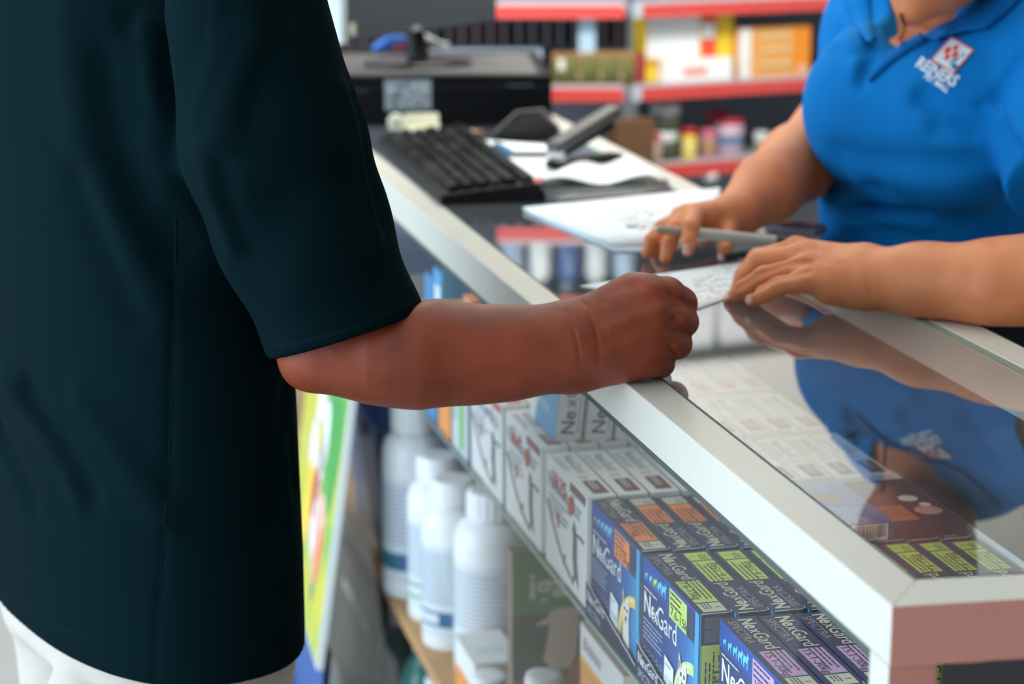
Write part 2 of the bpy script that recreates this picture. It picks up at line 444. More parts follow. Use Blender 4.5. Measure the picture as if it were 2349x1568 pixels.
# ------------------------------------------------------------------ boxed tablets
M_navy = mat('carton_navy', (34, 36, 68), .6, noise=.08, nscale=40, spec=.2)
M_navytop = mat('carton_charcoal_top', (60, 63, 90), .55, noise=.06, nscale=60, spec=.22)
M_print = ramp_mat('carton_blue_art', [(0, (30, 160, 206)), (.22, (10, 102, 176)), (.55, (12, 60, 128)), (1, (24, 42, 96))], axis=1, rough=.5, wob=.12, wscale=5)
M_band = mat('carton_blue_band', (26, 76, 156), .5, spec=.25)
M_cyan = mat('print_cyan', (92, 206, 232), .4)
M_white = mat('print_white', (232, 240, 240), .45)
M_soft = mat('print_pale_blue', (150, 180, 212), .45)
M_ink = mat('print_ink', (42, 44, 48), .5)
M_cream = mat('print_cream_label', (204, 204, 184), .5)
M_fur = mat('print_fur', (232, 226, 214), .5, noise=.06, nscale=120)
M_tan = mat('print_tan_fur', (196, 128, 82), .5)
M_acc = {'orange': mat('label_orange', (240, 136, 62), .45), 'green': mat('label_lime', (196, 222, 108), .45), 'lilac': mat('label_lilac', (196, 160, 208), .45)}
M_accl = {'orange': mat('swirl_amber', (244, 206, 96), .4), 'green': mat('swirl_lime', (196, 236, 160), .4), 'lilac': mat('swirl_lilac', (210, 190, 235), .4)}
WT = {'orange': '2-3.5kg', 'green': '7.6-15kg', 'lilac': '15.1-30kg'}
TX_, LX_, HX_ = .0315, .165, .121          # thickness, length, height of the tablet cartons
def dog_icon(b, M, s, m):
    b.add([M @ Vector((x * s, y * s, 0)) for x, y in ((0, .35), (.1, .75), (.62, .75), (.7, 1.05), (.78, .95), (1.0, .88), (.98, .74), (.84, .68), (.8, .35), (.8, 0), (.7, 0), (.66, .38), (.3, .38), (.24, 0), (.12, 0))],
          [(0, 1, 2, 11, 12), (2, 3, 4, 5, 6, 7), (2, 7, 8, 11), (8, 9, 10, 11), (12, 13, 14, 0)], m)
def text_lines(b, M, w, n, pitch, m, th=.35, ragged=True):
    for i in range(n):
        ww = w * (random.uniform(.7, 1) if ragged else 1); x = 0
        while x < ww:
            q = min(random.uniform(.003, .010), ww - x)
            if q > .001: b.add([M @ Vector(v) for v in ((x, -i * pitch, 0), (x + q, -i * pitch, 0), (x + q, -i * pitch + pitch * th, 0), (x, -i * pitch + pitch * th, 0))], [(0, 1, 2, 3)], m)
            x += q + .0012
def tablet_box(acc, flip, price):
    """Upright carton: broad printed face to the customer (-X), spine text on top, weight label on the near end."""
    T, L, H = TX_, LX_, HX_; e = .00025
    b = MB(); A, Al = M_acc[acc], M_accl[acc]
    c = .004   # rounded near flap corner on the top
    b.add([(0, 0, 0), (T, 0, 0), (T, L, 0), (0, L, 0), (0, 0, H), (T, 0, H), (T, L, H), (0, L, H)],
          [(0, 3, 2, 1), (1, 2, 6, 5), (2, 3, 7, 6)], M_navy)
    b.add([(0, 0, 0), (0, 0, H), (0, L, H), (0, L, 0)], [(0, 1, 2, 3)], M_print)
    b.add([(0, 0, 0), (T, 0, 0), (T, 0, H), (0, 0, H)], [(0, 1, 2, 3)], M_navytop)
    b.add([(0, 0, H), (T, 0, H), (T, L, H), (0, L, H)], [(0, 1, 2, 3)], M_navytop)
    # ---- broad face: u runs from the far edge to the near edge, v upward
    def F(u, v, k=1): return frame((-e * k, L - u, v), (0, -1, 0), (0, 0, 1))
    def fq(u0, u1, v0, v1, m, k=1): b.add([F(0, 0, k) @ Vector(q) for q in ((u0, v0, 0), (u1, v0, 0), (u1, v1, 0), (u0, v1, 0))], [(0, 1, 2, 3)], m)
    fq(0, L, H * .80, H, M_band)
    fq(L * .94, L, H * .3, H, mat('carton_cyan_edge', (40, 160, 210), .35), 2)
    for i in range(5): dog_icon(b, F(L * (.06 + .075 * i), H * .835, 2), .008 + .0016 * i, A if (i == 2) == (acc != 'orange') and i == {'orange': 0, 'green': 2, 'lilac': 3}[acc] else M_cyan)
    fq(L * .50, L * .80, H * .74, H * .97, A, 2)
    text_lines(b, F(L * .52, H * .935, 3), L * .25, 3, .0052, M_ink)
    b.text(WT[acc], F(L * .525, H * .765, 3), .0125, M_ink, sx=1.25)
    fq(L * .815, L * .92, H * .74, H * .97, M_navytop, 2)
    text_lines(b, F(L * .04, H * .755, 2), L * .3, 1, .004, M_white)
    b.text('Ne', F(L * .04, H * .565, 2), .029, M_white, bold=.02); b.text('x', F(L * .215, H * .565, 2), .029, M_white, bold=.005)
    b.text('Gard', F(L * .285, H * .565, 2), .030, M_white, sx=.95)
    text_lines(b, F(L * .04, H * .50, 2), L * .36, 5, .0045, M_soft)
    for i in range(10):
        cx, cy = L * (.07 + .075 * (i % 5)), H * (.235 if i < 5 else .115)
        if i == 9: continue
        b.disc(F(cx, cy, 2), .0054, M_soft, 14, r2=.0045); b.disc(F(cx, cy, 2), .0018, M_soft, 6)
    text_lines(b, F(L * .04, H * .05, 2), L * .34, 2, .004, M_soft)
    b.disc(F(L * .93, H * .10, 2), H * .47, Al, 26, r2=H * .38, a0=PI * .5, a1=PI * 1.06)
    b.disc(F(L * .93, H * .10, 3), H * .45, mat('swirl_cream', (246, 240, 176), .4), 26, r2=H * .425, a0=PI * .52, a1=PI * 1.04)
    hd = [(.70, .02), (.695, .22), (.70, .36), (.685, .44), (.69, .56), (.735, .46), (.775, .46), (.81, .54), (.825, .43), (.81, .34), (.82, .2), (.83, .02)]
    b.poly([F(0, 0, 4) @ Vector((L * x, H * y, 0)) for x, y in hd], M_fur)
    for x, y, q in ((.73, .40, .0022), (.785, .40, .0022), (.758, .325, .0030)): b.disc(F(L * x, H * y, 5), q, M_ink, 10)
    b.poly([F(0, 0, 5) @ Vector((L * x, H * y, 0)) for x, y in ((.735, .30), (.758, .275), (.785, .30), (.758, .288))], M_tan)
    b.poly([F(0, 0, 5) @ Vector((L * x, H * y, 0)) for x, y in ((.69, .50), (.715, .49), (.72, .43), (.70, .44))], M_tan)
    if price: 
        b.poly([F(0, 0, 6) @ Vector((L * x, H * y, 0)) for x, y in ((.44, .18), (.60, .14), (.61, .37), (.45, .41))], M_white)
        text_lines(b, F(L * .46, H * .34, 7), L * .10, 1, .006, M_soft); b.text('57.00', F(L * .46, H * .20, 7), .010, M_soft)
    # ---- top
    d, up = ((0, -1, 0), (1, 0, 0)) if not flip else ((0, 1, 0), (-1, 0, 0))
    def Tp(s, t, k=1):   # s along the reading direction 0..L, t across 0..T
        y = L - s if not flip else s; x = t if not flip else T - t
        return frame((x, y, H + e * k), d, up)
    def tq(s0, s1, t0, t1, m, k=1): b.add([Tp(0, 0, k) @ Vector(q) for q in ((s0, t0, 0), (s1, t0, 0), (s1, t1, 0), (s0, t1, 0))], [(0, 1, 2, 3)], m)
    tq(L * .49, L * .83, T * .16, T * .86, A); tq(L * .845, L * .975, T * .16, T * .86, M_cream if acc != 'green' or not flip else A)
    text_lines(b, Tp(L * .49, T * .72, 2), L * .31, 3, .0042, M_ink)
    b.text(WT[acc], Tp(L * .50, T * .24, 2), .0105, M_ink, sx=1.3)
    b.text('1', Tp(L * .90, T * .60, 2), .008, M_ink); text_lines(b, Tp(L * .855, T * .46, 2), L * .1, 3, .003, M_ink)
    b.text('Ne', Tp(L * .03, T * .44, 1), .0185, M_cream, bold=.03); b.text('xGard', Tp(L * .180, T * .44, 1), .0185, M_cream, bold=.006)
    b.text('SPECTRA', Tp(L * .05, T * .10, 1), .0112, mat('print_grey_text', (150, 152, 158), .45), sx=1.18)
    # pale worn flap line at the near end
    b.tube([(.0005, 0, H - .002), (.002, -.0003, H + .0002), (T - .006, -.0004, H + .0002), (T - .0015, .001, H + .0003), (T - .0006, .006, H + .0004)], .00032, M_white, 5)
    # ---- near end, reading upward
    def E(u, v, k=1): return frame((T - v, -e * k, u), (0, 0, 1), (-1, 0, 0))
    def eq(u0, u1, v0, v1, m, k=1): b.add([E(0, 0, k) @ Vector(q) for q in ((u0, v0, 0), (u1, v0, 0), (u1, v1, 0), (u0, v1, 0))], [(0, 1, 2, 3)], m)
    eq(.004, H * .76, T * .16, T * .95, A); eq(H * .78, H * .97, T * .35, T * .85, mat('end_grey_patch', (96, 102, 116), .45))
    text_lines(b, E(H * .06, T * .78, 2), H * .66, 3, .0036, M_ink)
    b.text(WT[acc], E(H * .12, T * .24, 2), .0135, M_ink, sx=1.45); b.text('1', E(H * .86, T * .62, 2), .010, M_ink)
    eq(0, H, T * .95, T, mat('carton_cyan_edge', (40, 160, 210), .35), 2)
    return b
protos = {}
def tablet(acc, flip, price, x, y, z, rz, label, group):
    k = (acc, flip, price)
    if k not in protos:
        protos[k] = tablet_box(acc, flip, price).build('tablet_box'); o = protos[k]
    else:
        o = protos[k].copy(); COL.objects.link(o)
    place(o, (x, y, z), rz); return tag(o, label, 'box', group)
ZB = SZ1 + .0015
ordn = ['at the front glass', 'second in from the front glass', 'third in from the front glass', 'fourth in from the front glass', 'fifth in from the front glass', 'sixth in from the front glass', 'seventh in from the front glass', 'eighth in from the front glass', 'ninth in from the front glass', 'tenth in from the front glass']
for i in range(10):
    x = .027 + i * .0325
    lift = .0
    if i < 4:
        pass
    tablet('orange', i > 0, i == 0, x, .628 - .004 * i, ZB, 0, 'dark blue tablet box with orange weight label, %s' % ordn[i], 'orange-labelled tablet boxes in the counter')
    tablet('green', i > 0, i == 0, x, .455 - .004 * i, ZB, 0, 'dark blue tablet box with lime green weight label, %s' % ordn[i], 'lime-labelled tablet boxes in the counter')
for i in range(3):
    tablet('lilac', False, False, .041 + i * .0335, .276 - .002 * i, ZB, 0, 'dark blue tablet box with lilac weight label, %s' % ordn[i], 'lilac-labelled tablet boxes in the counter')
# two cartons lying flat on the orange row, one with its barcode end toward the near end of the counter
M_back = ramp_mat('carton_back_art', [(0, (20, 84, 150)), (.3, (16, 100, 168)), (.7, (36, 116, 176)), (1, (120, 140, 170))], axis=1, rough=.35)
b = MB(); W2, D2, T2 = .082, .150, .018
b.box(0, W2, 0, D2, 0, T2, mat('carton_blue_side', (24, 66, 132), .55))
b.add([(0, 0, T2 + .0003), (W2, 0, T2 + .0003), (W2, D2, T2 + .0003), (0, D2, T2 + .0003)], [(0, 1, 2, 3)], M_back)
b.add([(.038, -.0003, .001), (.076, -.0003, .001), (.076, -.0003, .0172), (.038, -.0003, .0172)], [(0, 1, 2, 3)], M_white)
x = .0405
while x < .073:
    q = random.choice((.0005, .0008, .0012)); b.add([(x, -.0006, .0042), (x + q, -.0006, .0042), (x + q, -.0006, .0165), (x, -.0006, .0165)], [(0, 1, 2, 3)], M_ink); x += q + random.choice((.0006, .0009))
b.text('2 410973 2', frame((.045, -.0006, .0014), (1, 0, 0), (0, 0, 1)), .0036, M_ink, sx=1.4)
text_lines(b, frame((.010, .05, T2 + .0006), (1, 0, 0), (0, 1, 0)), .06, 8, .0055, M_soft)
for i in range(3): b.disc(frame((.016 + .018 * i, .008, T2 + .0006), (1, 0, 0), (0, 1, 0)), .0055, M_soft, 14, r2=.0042)
b.disc(frame((.05, .085, T2 + .0006), (1, 0, 0), (0, 1, 0)), .014, mat('print_brown_patch', (120, 92, 84), .5), 18)
b.add([(.012, .100, T2 + .0006), (.036, .096, T2 + .0006), (.036, .118, T2 + .0006), (.012, .122, T2 + .0006)], [(0, 1, 2, 3)], M_white)
tag(place(b.build('tablet_box'), (.190, .600, ZB + HX_ + .0008)), 'blue tablet box lying flat with a white barcode on its end', 'box')
b = MB(); b.box(0, .074, 0, .150, 0, .011, M_navy)
b.add([(.004, .020, .0113), (.034, .020, .0113), (.034, .066, .0113), (.004, .066, .0113)], [(0, 1, 2, 3)], mat('label_dull_orange', (200, 96, 60), .45))
text_lines(b, frame((.006, .058, .0116), (1, 0, 0), (0, 1, 0)), .026, 4, .008, M_ink)
b.disc(frame((.054, .045, .0114), (1, 0, 0), (0, 1, 0)), .014, mat('print_salmon_dog', (214, 150, 130), .45), 16); b.disc(frame((.050, .085, .0114), (1, 0, 0), (0, 1, 0)), .010, M_fur, 14)
b.disc(frame((.058, .062, .0117), (1, 0, 0), (0, 1, 0)), .006, M_fur, 12)
tag(place(b.build('tablet_box'), (.2745, .600, ZB + HX_ + .0008)), 'dark tablet box lying flat with an orange label and a dog picture', 'box')
# navy display trays under the front boxes, with a torn lip
for nm, y0, y1, lb in (('orange', .624, .797, 'torn navy card tray holding the orange-labelled tablet boxes'), ('lime', .416, .622, 'torn navy card tray holding the lime-labelled tablet boxes')):
    t = MB(); x0 = .0225
    t.box(x0, .36, y0, y1, SZ1 + .0002, SZ1 + .0012, M_navy)
    n = 24; jag = [.036 - .026 * (i / n) + random.uniform(-.0008, .0008) for i in range(n + 1)]
    ys = [y1 - (y1 - y0) * i / n for i in range(n + 1)]
    t.add([(x0, y, SZ1 + .0003) for y in ys] + [(x0, y, SZ1 + j) for y, j in zip(ys, jag)], [(i, i + 1, n + 2 + i, n + 1 + i) for i in range(n)], M_navy)
    t.tube([(x0 - .0003, y, SZ1 + j) for y, j in zip(ys, jag)], .00045, M_white, 4)
    t.text('Ne', frame((x0 - .0004, y1 - .006, SZ1 + .0175), (0, -1, 0), (0, 0, 1)), .0155, M_white, bold=.02)
    t.text('xGard', frame((x0 - .0004, y1 - .027, SZ1 + .0175), (0, -1, 0), (0, 0, 1)), .0155, M_white)
    t.text('SPECTRA', frame((x0 - .0004, y1 - .006, SZ1 + .004), (0, -1, 0), (0, 0, 1)), .012, M_soft)
    t.box(.357, .3575, y0, y1, SZ1 + .001, SZ1 + .128, mat('torn_card_edge', (190, 205, 210), .7))
    t.build('display_tray'); tag(bpy.data.objects['display_tray' if nm == 'orange' else 'display_tray.001'], lb, 'tray')
# ---- white cartons
M_wc = mat('carton_white', (242, 244, 242), .45, noise=.03, nscale=30)
M_wtxt = mat('print_grey_blue', (118, 130, 150), .5); M_maroon = mat('label_maroon', (120, 70, 80), .5); M_red = mat('marker_red', (214, 66, 52), .6)
M_brown = mat('drawing_brown', (150, 128, 106), .5); M_drk = mat('drawing_dark', (92, 88, 84), .5); M_org2 = mat('label_rust', (206, 110, 76), .5)
def white_box(price, lab):
    T, L, H = .031, .162, .121; e = .00025
    b = MB(); b.box(0, T, 0, L, 0, H, M_wc)
    def F(u, v, k=1): return frame((-e * k, L - u, v), (0, -1, 0), (0, 0, 1))
    def pl(pts, m, k=2): b.poly([F(0, 0, k) @ Vector((L * x, H * y, 0)) for x, y in pts], m)
    b.text('NexGard', F(L * .06, H * .73, 2), .027, M_wtxt); text_lines(b, F(L * .08, H * .66, 2), L * .5, 4, .006, M_wtxt)
    pl(((.60, .90), (.96, .90), (.96, .98), (.60, .98)), lab)
    text_lines(b, F(L * .66, H * .80, 2), L * .25, 3, .005, M_drk)
    pts = [F(L * (.05 + .66 * t), H * (.60 - .50 * t - .10 * math.sin(PI * t)), 3).translation for t in [i / 12 for i in range(13)]]
    b.tube(pts, .0013, M_brown, 5)
    pl(((.27, .58), (.33, .58), (.345, .44), (.285, .44)), M_org2)
    pl(((.66, .06), (.70, .18), (.665, .34), (.68, .50), (.66, .58), (.70, .66), (.74, .60), (.77, .50), (.765, .34), (.80, .18), (.83, .08), (.74, .16)), M_drk)
    b.tube([F(L * .75, H * .56, 3).translation, F(L * .84, H * .575, 3).translation, F(L * .93, H * .56, 3).translation], .0011, M_drk, 5)
    b.tube([F(L * .46, H * .16, 3).translation, F(L * .50, H * .27, 3).translation], .0008, M_drk, 5)
    if price: b.text(price, F(L * .16, H * .77, 4), .026, M_red, bold=.01, sx=1.0); pl(((.55, .72), (.62, .66), (.70, .78), (.64, .88), (.60, .82)), M_red, 4)
    def Tp(s, t): return frame((t, L - s, H + e), (0, -1, 0), (1, 0, 0))
    b.text('NexGard', Tp(L * .08, T * .42), .017, M_wtxt); text_lines(b, Tp(L * .10, T * .22), L * .4, 2, .004, M_wtxt)
    b.add([Tp(0, 0) @ Vector(q) for q in ((L * .66, T * .30, 0), (L * .94, T * .30, 0), (L * .94, T * .86, 0), (L * .66, T * .86, 0))], [(0, 1, 2, 3)], lab)
    text_lines(b, Tp(L * .68, T * .6) @ Matrix.Translation((0, 0, e)), L * .22, 2, .004, M_wc); text_lines(b, Tp(L * .55, T * .6), L * .08, 3, .004, M_wtxt)
    # near end strip
    b.add([(T * .25, -e, H * .5), (T * .7, -e, H * .5), (T * .7, -e, H * .95), (T * .25, -e, H * .95)], [(0, 1, 2, 3)], lab)
    return b
LABM = mat('label_rose_brown', (150, 84, 84), .5)
rows = [(.802, '59.25', M_maroon, 'maroon-labelled'), (.985, '56.4', LABM, 'rose-labelled'), (1.165, '', M_org2, 'rust-labelled')]
for ri, (y, pr, lb, nm) in enumerate(rows):
    p0 = p1 = None
    for i in range(10):
        if i == 0: o = white_box(pr, lb).build('white_tablet_box')
        elif i == 1: o = p1 = white_box('', lb).build('white_tablet_box')
        else: o = p1.copy(); COL.objects.link(o)
        place(o, (.025 + i * .034, y, ZB), 0)
        ex = (' priced in red marker' if pr else '') if i == 0 else ''
        tag(o, 'white %s tablet box%s, %s, %s' % (nm, ex, ordn[i], ('nearest white row', 'middle white row', 'farthest white row')[ri]), 'box', 'white tablet boxes on the glass shelf')
# ---- boxes standing on end on top of the white rows
def upright(spine, front_art, x, y, z, tilt, label):
    T, D, H = .029, .115, .122; e = .0003
    b = MB(); b.box(0, T, 0, D, 0, H, M_wc)
    if front_art:
        b.add([(-e, 0, 0), (-e, 0, H), (-e, D * .5, H), (-e, D * .8, 0)], [(0, 1, 2, 3)], mat('carton_sky_art', (96, 166, 208), .45, noise=.2, nscale=60))
        b.poly([(-2 * e, .01, .07), (-2 * e, .01, .115), (-2 * e, .05, .118), (-2 * e, .045, .085)], M_fur)
        text_lines(b, frame((-2 * e, .10, .03), (0, -1, 0), (0, 0, 1)), .08, 2, .005, M_white)
    M = frame((T * .70, -e, .008), (0, 0, 1), (-1, 0, 0))
    b.text('Ne', M, .022, M_drk, bold=.02); b.text('xGard', M @ Matrix.Translation((.031, 0, 0)), .022, M_drk)
    text_lines(b, frame((T * .88, -e, .012), (0, 0, 1), (-1, 0, 0)), .09, 1, .004, M_wtxt)
    o = b.build('upright_tablet_box'); place(o, (x, y, z)); o.rotation_euler = (0, tilt, 0)
    return tag(o, label, 'box', 'tablet boxes standing on end on the white rows')
zt = ZB + .1215
upright(1, True, .046, 1.005, zt + .0003, .10, 'pale blue and white tablet box standing on end, front of three')
upright(1, False, .080, 1.000, zt + .0003, .10, 'white tablet box standing on end, middle of three')
upright(1, False, .114, .996, zt + .0003, .10, 'white tablet box standing on end, rearmost of three')
# ---- more stock further along the glass shelf
def carton(name, x, y, z, sx, sy, sz, parts, label, cat='box', group=None, rz=0):
    """parts: (face, u0,u1,v0,v1,material) rectangles printed on the -X face ('f'), near face ('n') or top ('t'); base is parts[0]."""
    b = MB(); b.box(0, sx, 0, sy, 0, sz, parts[0])
    for k, (fc, u0, u1, v0, v1, m) in enumerate(parts[1:]):
        e = .0003 * (k + 1)
        if fc == 'f': q = [(-e, sy * (1 - u), sz * v) for u, v in ((u0, v0), (u1, v0), (u1, v1), (u0, v1))]
        elif fc == 'n': q = [(sx * u, -e, sz * v) for u, v in ((u0, v0), (u1, v0), (u1, v1), (u0, v1))]
        else: q = [(sx * u, sy * v, sz + e) for u, v in ((u0, v0), (u1, v0), (u1, v1), (u0, v1))]
        b.add(q, [(0, 1, 2, 3)], m)
    o = b.build(name); place(o, (x, y, z), rz); return tag(o, label, cat, group)
M_og = mat('carton_orange', (244, 150, 46), .45, noise=.1, nscale=40); M_gn = mat('carton_green', (126, 200, 84), .45, noise=.15, nscale=50)
M_bl = mat('carton_blue', (44, 134, 192), .45, noise=.08, nscale=30); M_pale = mat('carton_pale', (206, 218, 222), .5)
carton('green_striped_box', .024, 1.345, ZB, .05, .088, .125, [M_pale, ('f', .45, .75, .05, .95, M_gn), ('f', 0, .2, .3, .9, mat('print_teal', (150, 200, 190), .5))], 'white box with green stripes beyond the white tablet rows')
carton('orange_box', .024, 1.445, ZB, .05, .075, .118, [M_og, ('f', .2, .7, .35, .8, M_pale)], 'small orange box beside the green striped box')
carton('blue_carton', .024, 1.535, ZB, .05, .06, .13, [M_bl, ('f', .2, .6, .3, .5, M_white)], 'short blue carton beside the orange box')
carton('tall_blue_carton', .035, 1.60, ZB, .05, .055, .185, [M_bl, ('f', .25, .7, .6, .7, M_white), ('f', .2, .6, .35, .45, M_white)], 'tall blue carton seen under the front rail')
carton('tallest_blue_carton', .035, 1.545, ZB + .1315, .05, .052, .072, [mat('carton_blue2', (70, 156, 206), .45), ('f', .2, .8, .4, .7, M_white)], 'blue carton stacked on the short blue carton')
carton('yellow_carton', .036, 1.455, ZB + .119, .05, .06, .055, [mat('carton_yellow', (248, 196, 62), .45), ('f', 0, .3, .1, .9, M_pale)], 'yellow and white carton stacked on the orange box')
carton('salmon_carton', .042, 1.40, ZB + .1265, .05, .044, .07, [mat('carton_salmon', (238, 150, 112), .45)], 'salmon carton stacked on the green striped box')
carton('grey_parcel', .05, 1.74, ZB, .2, .20, .12, [mat('parcel_grey', (150, 142, 136), .7, noise=.2, nscale=12)], 'grey wrapped parcel far along the glass shelf')
carton('navy_parcel', .05, 1.97, ZB, .2, .20, .15, [mat('parcel_navy', (38, 58, 88), .6, noise=.3, nscale=14)], 'dark navy parcel behind the grey parcel')

# ---- wooden shelf: jugs and cartons
M_jug = mat('white_plastic', (244, 246, 246), .35, noise=.02, nscale=30, sss=0)
M_lbl = mat('jug_label', (222, 230, 234), .5)
def jug(x, y, r, h, band, label, rz=0):
    root = empty('supplement_bottle', (x, y, SZ2 + .0005), label, 'bottle', 'big white bottles on the wooden shelf')
    hb = h * .85
    b = MB(); b.lathe([(r * .86, 0), (r * .97, .004), (r, .012), (r, hb * .83), (r * .97, hb * .90), (r * .88, hb * .955), (r * .68, hb * .99), (r * .60, hb), (r * .60, hb + .006)], M_jug, 40, (x, y, SZ2 + .0005))
    b.build('bottle_body', root)
    c = MB(); n = 44; zc = SZ2 + hb + .004
    prof = [(.66, 0), (.68, .003), (.68, h - hb - .012), (.66, h - hb - .006), (.58, h - hb - .004)]
    vs = []
    for rr_, z in prof: vs += [(x + r * rr_ * (1 + (.02 if k % 2 else -.01)) * math.cos(2 * PI * k / n), y + r * rr_ * (1 + (.02 if k % 2 else -.01)) * math.sin(2 * PI * k / n), zc + z) for k in range(n)]
    c.add(vs, [(i * n + k, i * n + (k + 1) % n, (i + 1) * n + (k + 1) % n, (i + 1) * n + k) for i in range(len(prof) - 1) for k in range(n)], M_jug)
    c.add(vs[-n:], [tuple(range(n))], M_jug)
    c.build('cap', root)
    l = MB(); e = 1.004; a0, a1 = PI * .70, PI * 1.72; m = 30
    def arc(z0, z1, mm, ee=e, b0=a0, b1=a1):
        vs = [(x + r * ee * math.cos(b0 + (b1 - b0) * i / m), y + r * ee * math.sin(b0 + (b1 - b0) * i / m), SZ2 + z) for z in (z0, z1) for i in range(m + 1)]
        l.add(vs, [(i, i + 1, m + 2 + i, m + 1 + i) for i in range(m)], mm, True)
    arc(h * .10, h * .64, M_lbl)
    for i in range(13): arc(h * (.30 + .024 * i), h * (.306 + .024 * i + .004), mat('label_text_grey', (168, 180, 194), .5), 1.008, a0 + .3, a1 - .3 - random.random() * .5)
    arc(h * .16, h * .25, band[0], 1.009, a0 + .25, a1 - .4)
    if len(band) > 1: arc(h * .175, h * .235, band[1], 1.012, a0 + .5, a1 - 1.4)
    l.build('bottle_label', root)
M_bband = mat('band_blue', (56, 104, 150), .5); M_gband = mat('band_green', (60, 160, 96), .5); M_tband = mat('band_teal', (40, 116, 120), .5)
jug(.058, 1.865, .048, .300, (M_bband, M_tband), 'white bottle with a blue and teal band, farthest along the shelf')
jug(.072, 1.752, .046, .25, (M_gband, M_lbl), 'white bottle with a green lettered band')
jug(.070, 1.640, .046, .248, (M_bband, M_lbl), 'white bottle with a small blue emblem band')
jug(.100, 1.515, .056, .268, (mat('band_pale', (170, 186, 204), .5),), 'largest white bottle with a plain text label, nearest on the shelf')
carton('orange_white_box', .030, 1.335, SZ2 + .0005, .062, .115, .088, [M_og, ('f', 0, 1, .58, 1, M_wc), ('n', 0, 1, .93, 1, M_wc), ('n', 0, 1, 0, .93, mat('carton_burnt_orange', (214, 112, 58), .5)), ('t', 0, 1, 0, 1, M_wc), ('t', .2, .8, .3, .5, M_lbl)], 'orange and white box in front of the largest white bottle')
b2 = carton('orange_white_box', .070, .815, SZ2 + .0005, .085, .165, .276, [M_og, ('f', 0, 1, .86, 1, M_wc), ('f', 0, 1, .84, .86, mat('carton_gold', (250, 190, 60), .5)), ('n', 0, 1, .86, 1, M_wc), ('n', 0, 1, 0, .86, mat('carton_burnt_orange', (214, 112, 58), .5)), ('t', 0, 1, 0, 1, M_wc)], 'tall orange and white box beneath the orange-labelled tablet boxes')
tx = MB(); tx.text('Biobites', frame((.0685, .965, SZ2 + .250), (0, -1, 0), (0, 0, 1)), .021, mat('print_mauve', (150, 120, 124), .5)); tx.build('printed_name', b2)
# green pet pouch with a cow's head
po = empty('treat_pouch', (.093, 1.24, SZ2 + .0005), 'green and brown animal supplement packet with a cow head, below the white rows', 'packet')
b = MB(); b.box(.046, .140, 1.20, 1.225, SZ2 + .0005, SZ2 + .285, mat('pouch_brown', (122, 100, 84), .45, noise=.2, nscale=20))
nx = 1.1997
def nq(x0, x1, z0, z1, m, k=1): b.add([(x0, nx - .0003 * k, SZ2 + z0), (x1, nx - .0003 * k, SZ2 + z0), (x1, nx - .0003 * k, SZ2 + z1), (x0, nx - .0003 * k, SZ2 + z1)], [(0, 1, 2, 3)], m)
M_pg = mat('pouch_green', (70, 150, 80), .45, noise=.15, nscale=30)
nq(.046, .140, .205, .282, M_pg); nq(.046, .140, .12, .205, mat('pouch_forest', (60, 84, 56), .5, noise=.3, nscale=40), 1)
b.text('iga', frame((.066, nx - .0009, SZ2 + .226), (1, 0, 0), (0, 0, 1)), .046, M_white, bold=.02)
cow = lambda pts: [(.010 + x, z + .045) for x, z in pts]
for pts, m, k in (([(.075, .10), (.082, .14), (.078, .155), (.090, .165), (.115, .165), (.125, .155), (.120, .14), (.117, .10), (.108, .085), (.085, .085)], M_fur, 3),
                  ([(.064, .145), (.080, .155), (.082, .145)], M_fur, 3), ([(.118, .145), (.130, .155), (.120, .155)], M_fur, 3), ([(.110, .09), (.126, .10), (.128, .05), (.100, .05)], M_tan, 2)):
    b.poly([(x, nx - .0003 * k, SZ2 + z) for x, z in cow(pts)], m)
b.disc(frame((.072, nx - .0012, SZ2 + .115), (1, 0, 0), (0, 0, 1)), .015, M_red, 20, r2=.012)
b.bar((.0635, nx - .0012, SZ2 + .1235), (.0805, nx - .0012, SZ2 + .1065), .003, .0004, M_red)
b.build('packet_body', po)
# two short white tubs just below the frame's lower edge
def tub(x, y, r, h, label):
    root = empty('supplement_tub', (x, y, SZ2 + .0005), label, 'tub', 'white tubs on the wooden shelf')
    MB().lathe([(r * .9, 0), (r, .005), (r, h * .78), (r * .9, h * .8)], M_jug, 32, (x, y, SZ2 + .0005)).build('tub_body', root)
    MB().lathe([(r * .98, h * .80), (r * 1.03, h * .81), (r * 1.03, h * .96), (r * .97, h), (r * .5, h * .995)], M_jug, 32, (x, y, SZ2 + .0006)).build('lid', root)
tub(.042, 1.30, .023, .088, 'short white tub in front of the orange and white box')
tub(.060, 1.10, .023, .166, 'tall slim white tub before the green and brown packet')
# lower shelf: teal and brown stock
for i, (y, x, h, c, lb) in enumerate([(1.72, .06, .20, (62, 128, 116), 'teal bottle low behind the front glass, nearest of three'), (1.86, .07, .22, (80, 150, 140), 'teal bottle low behind the front glass, middle of three'), (2.0, .06, .21, (54, 110, 104), 'teal bottle low behind the front glass, farthest of three')]):
    root = empty('teal_bottle', (x, y, .0605), lb, 'bottle', 'teal bottles on the bottom of the counter')
    m = mat('teal_plastic_%d' % i, c, .2)
    MB().lathe([(.036, 0), (.04, .006), (.04, h * .62), (.03, h * .75), (.014, h * .84), (.014, h * .88)], m, 24, (x, y, .0605)).build('bottle_body', root)
    MB().lathe([(.017, h * .87), (.017, h), (.010, h)], M_jug, 20, (x, y, .0605)).build('cap', root)
carton('brown_carton', .03, 1.40, .0605, .2, .22, .13, [mat('carton_brown', (112, 92, 74), .6, noise=.25, nscale=14), ('f', .1, .9, .3, .6, mat('print_sand', (176, 160, 140), .5))], 'brown carton on the bottom of the counter, nearer one')
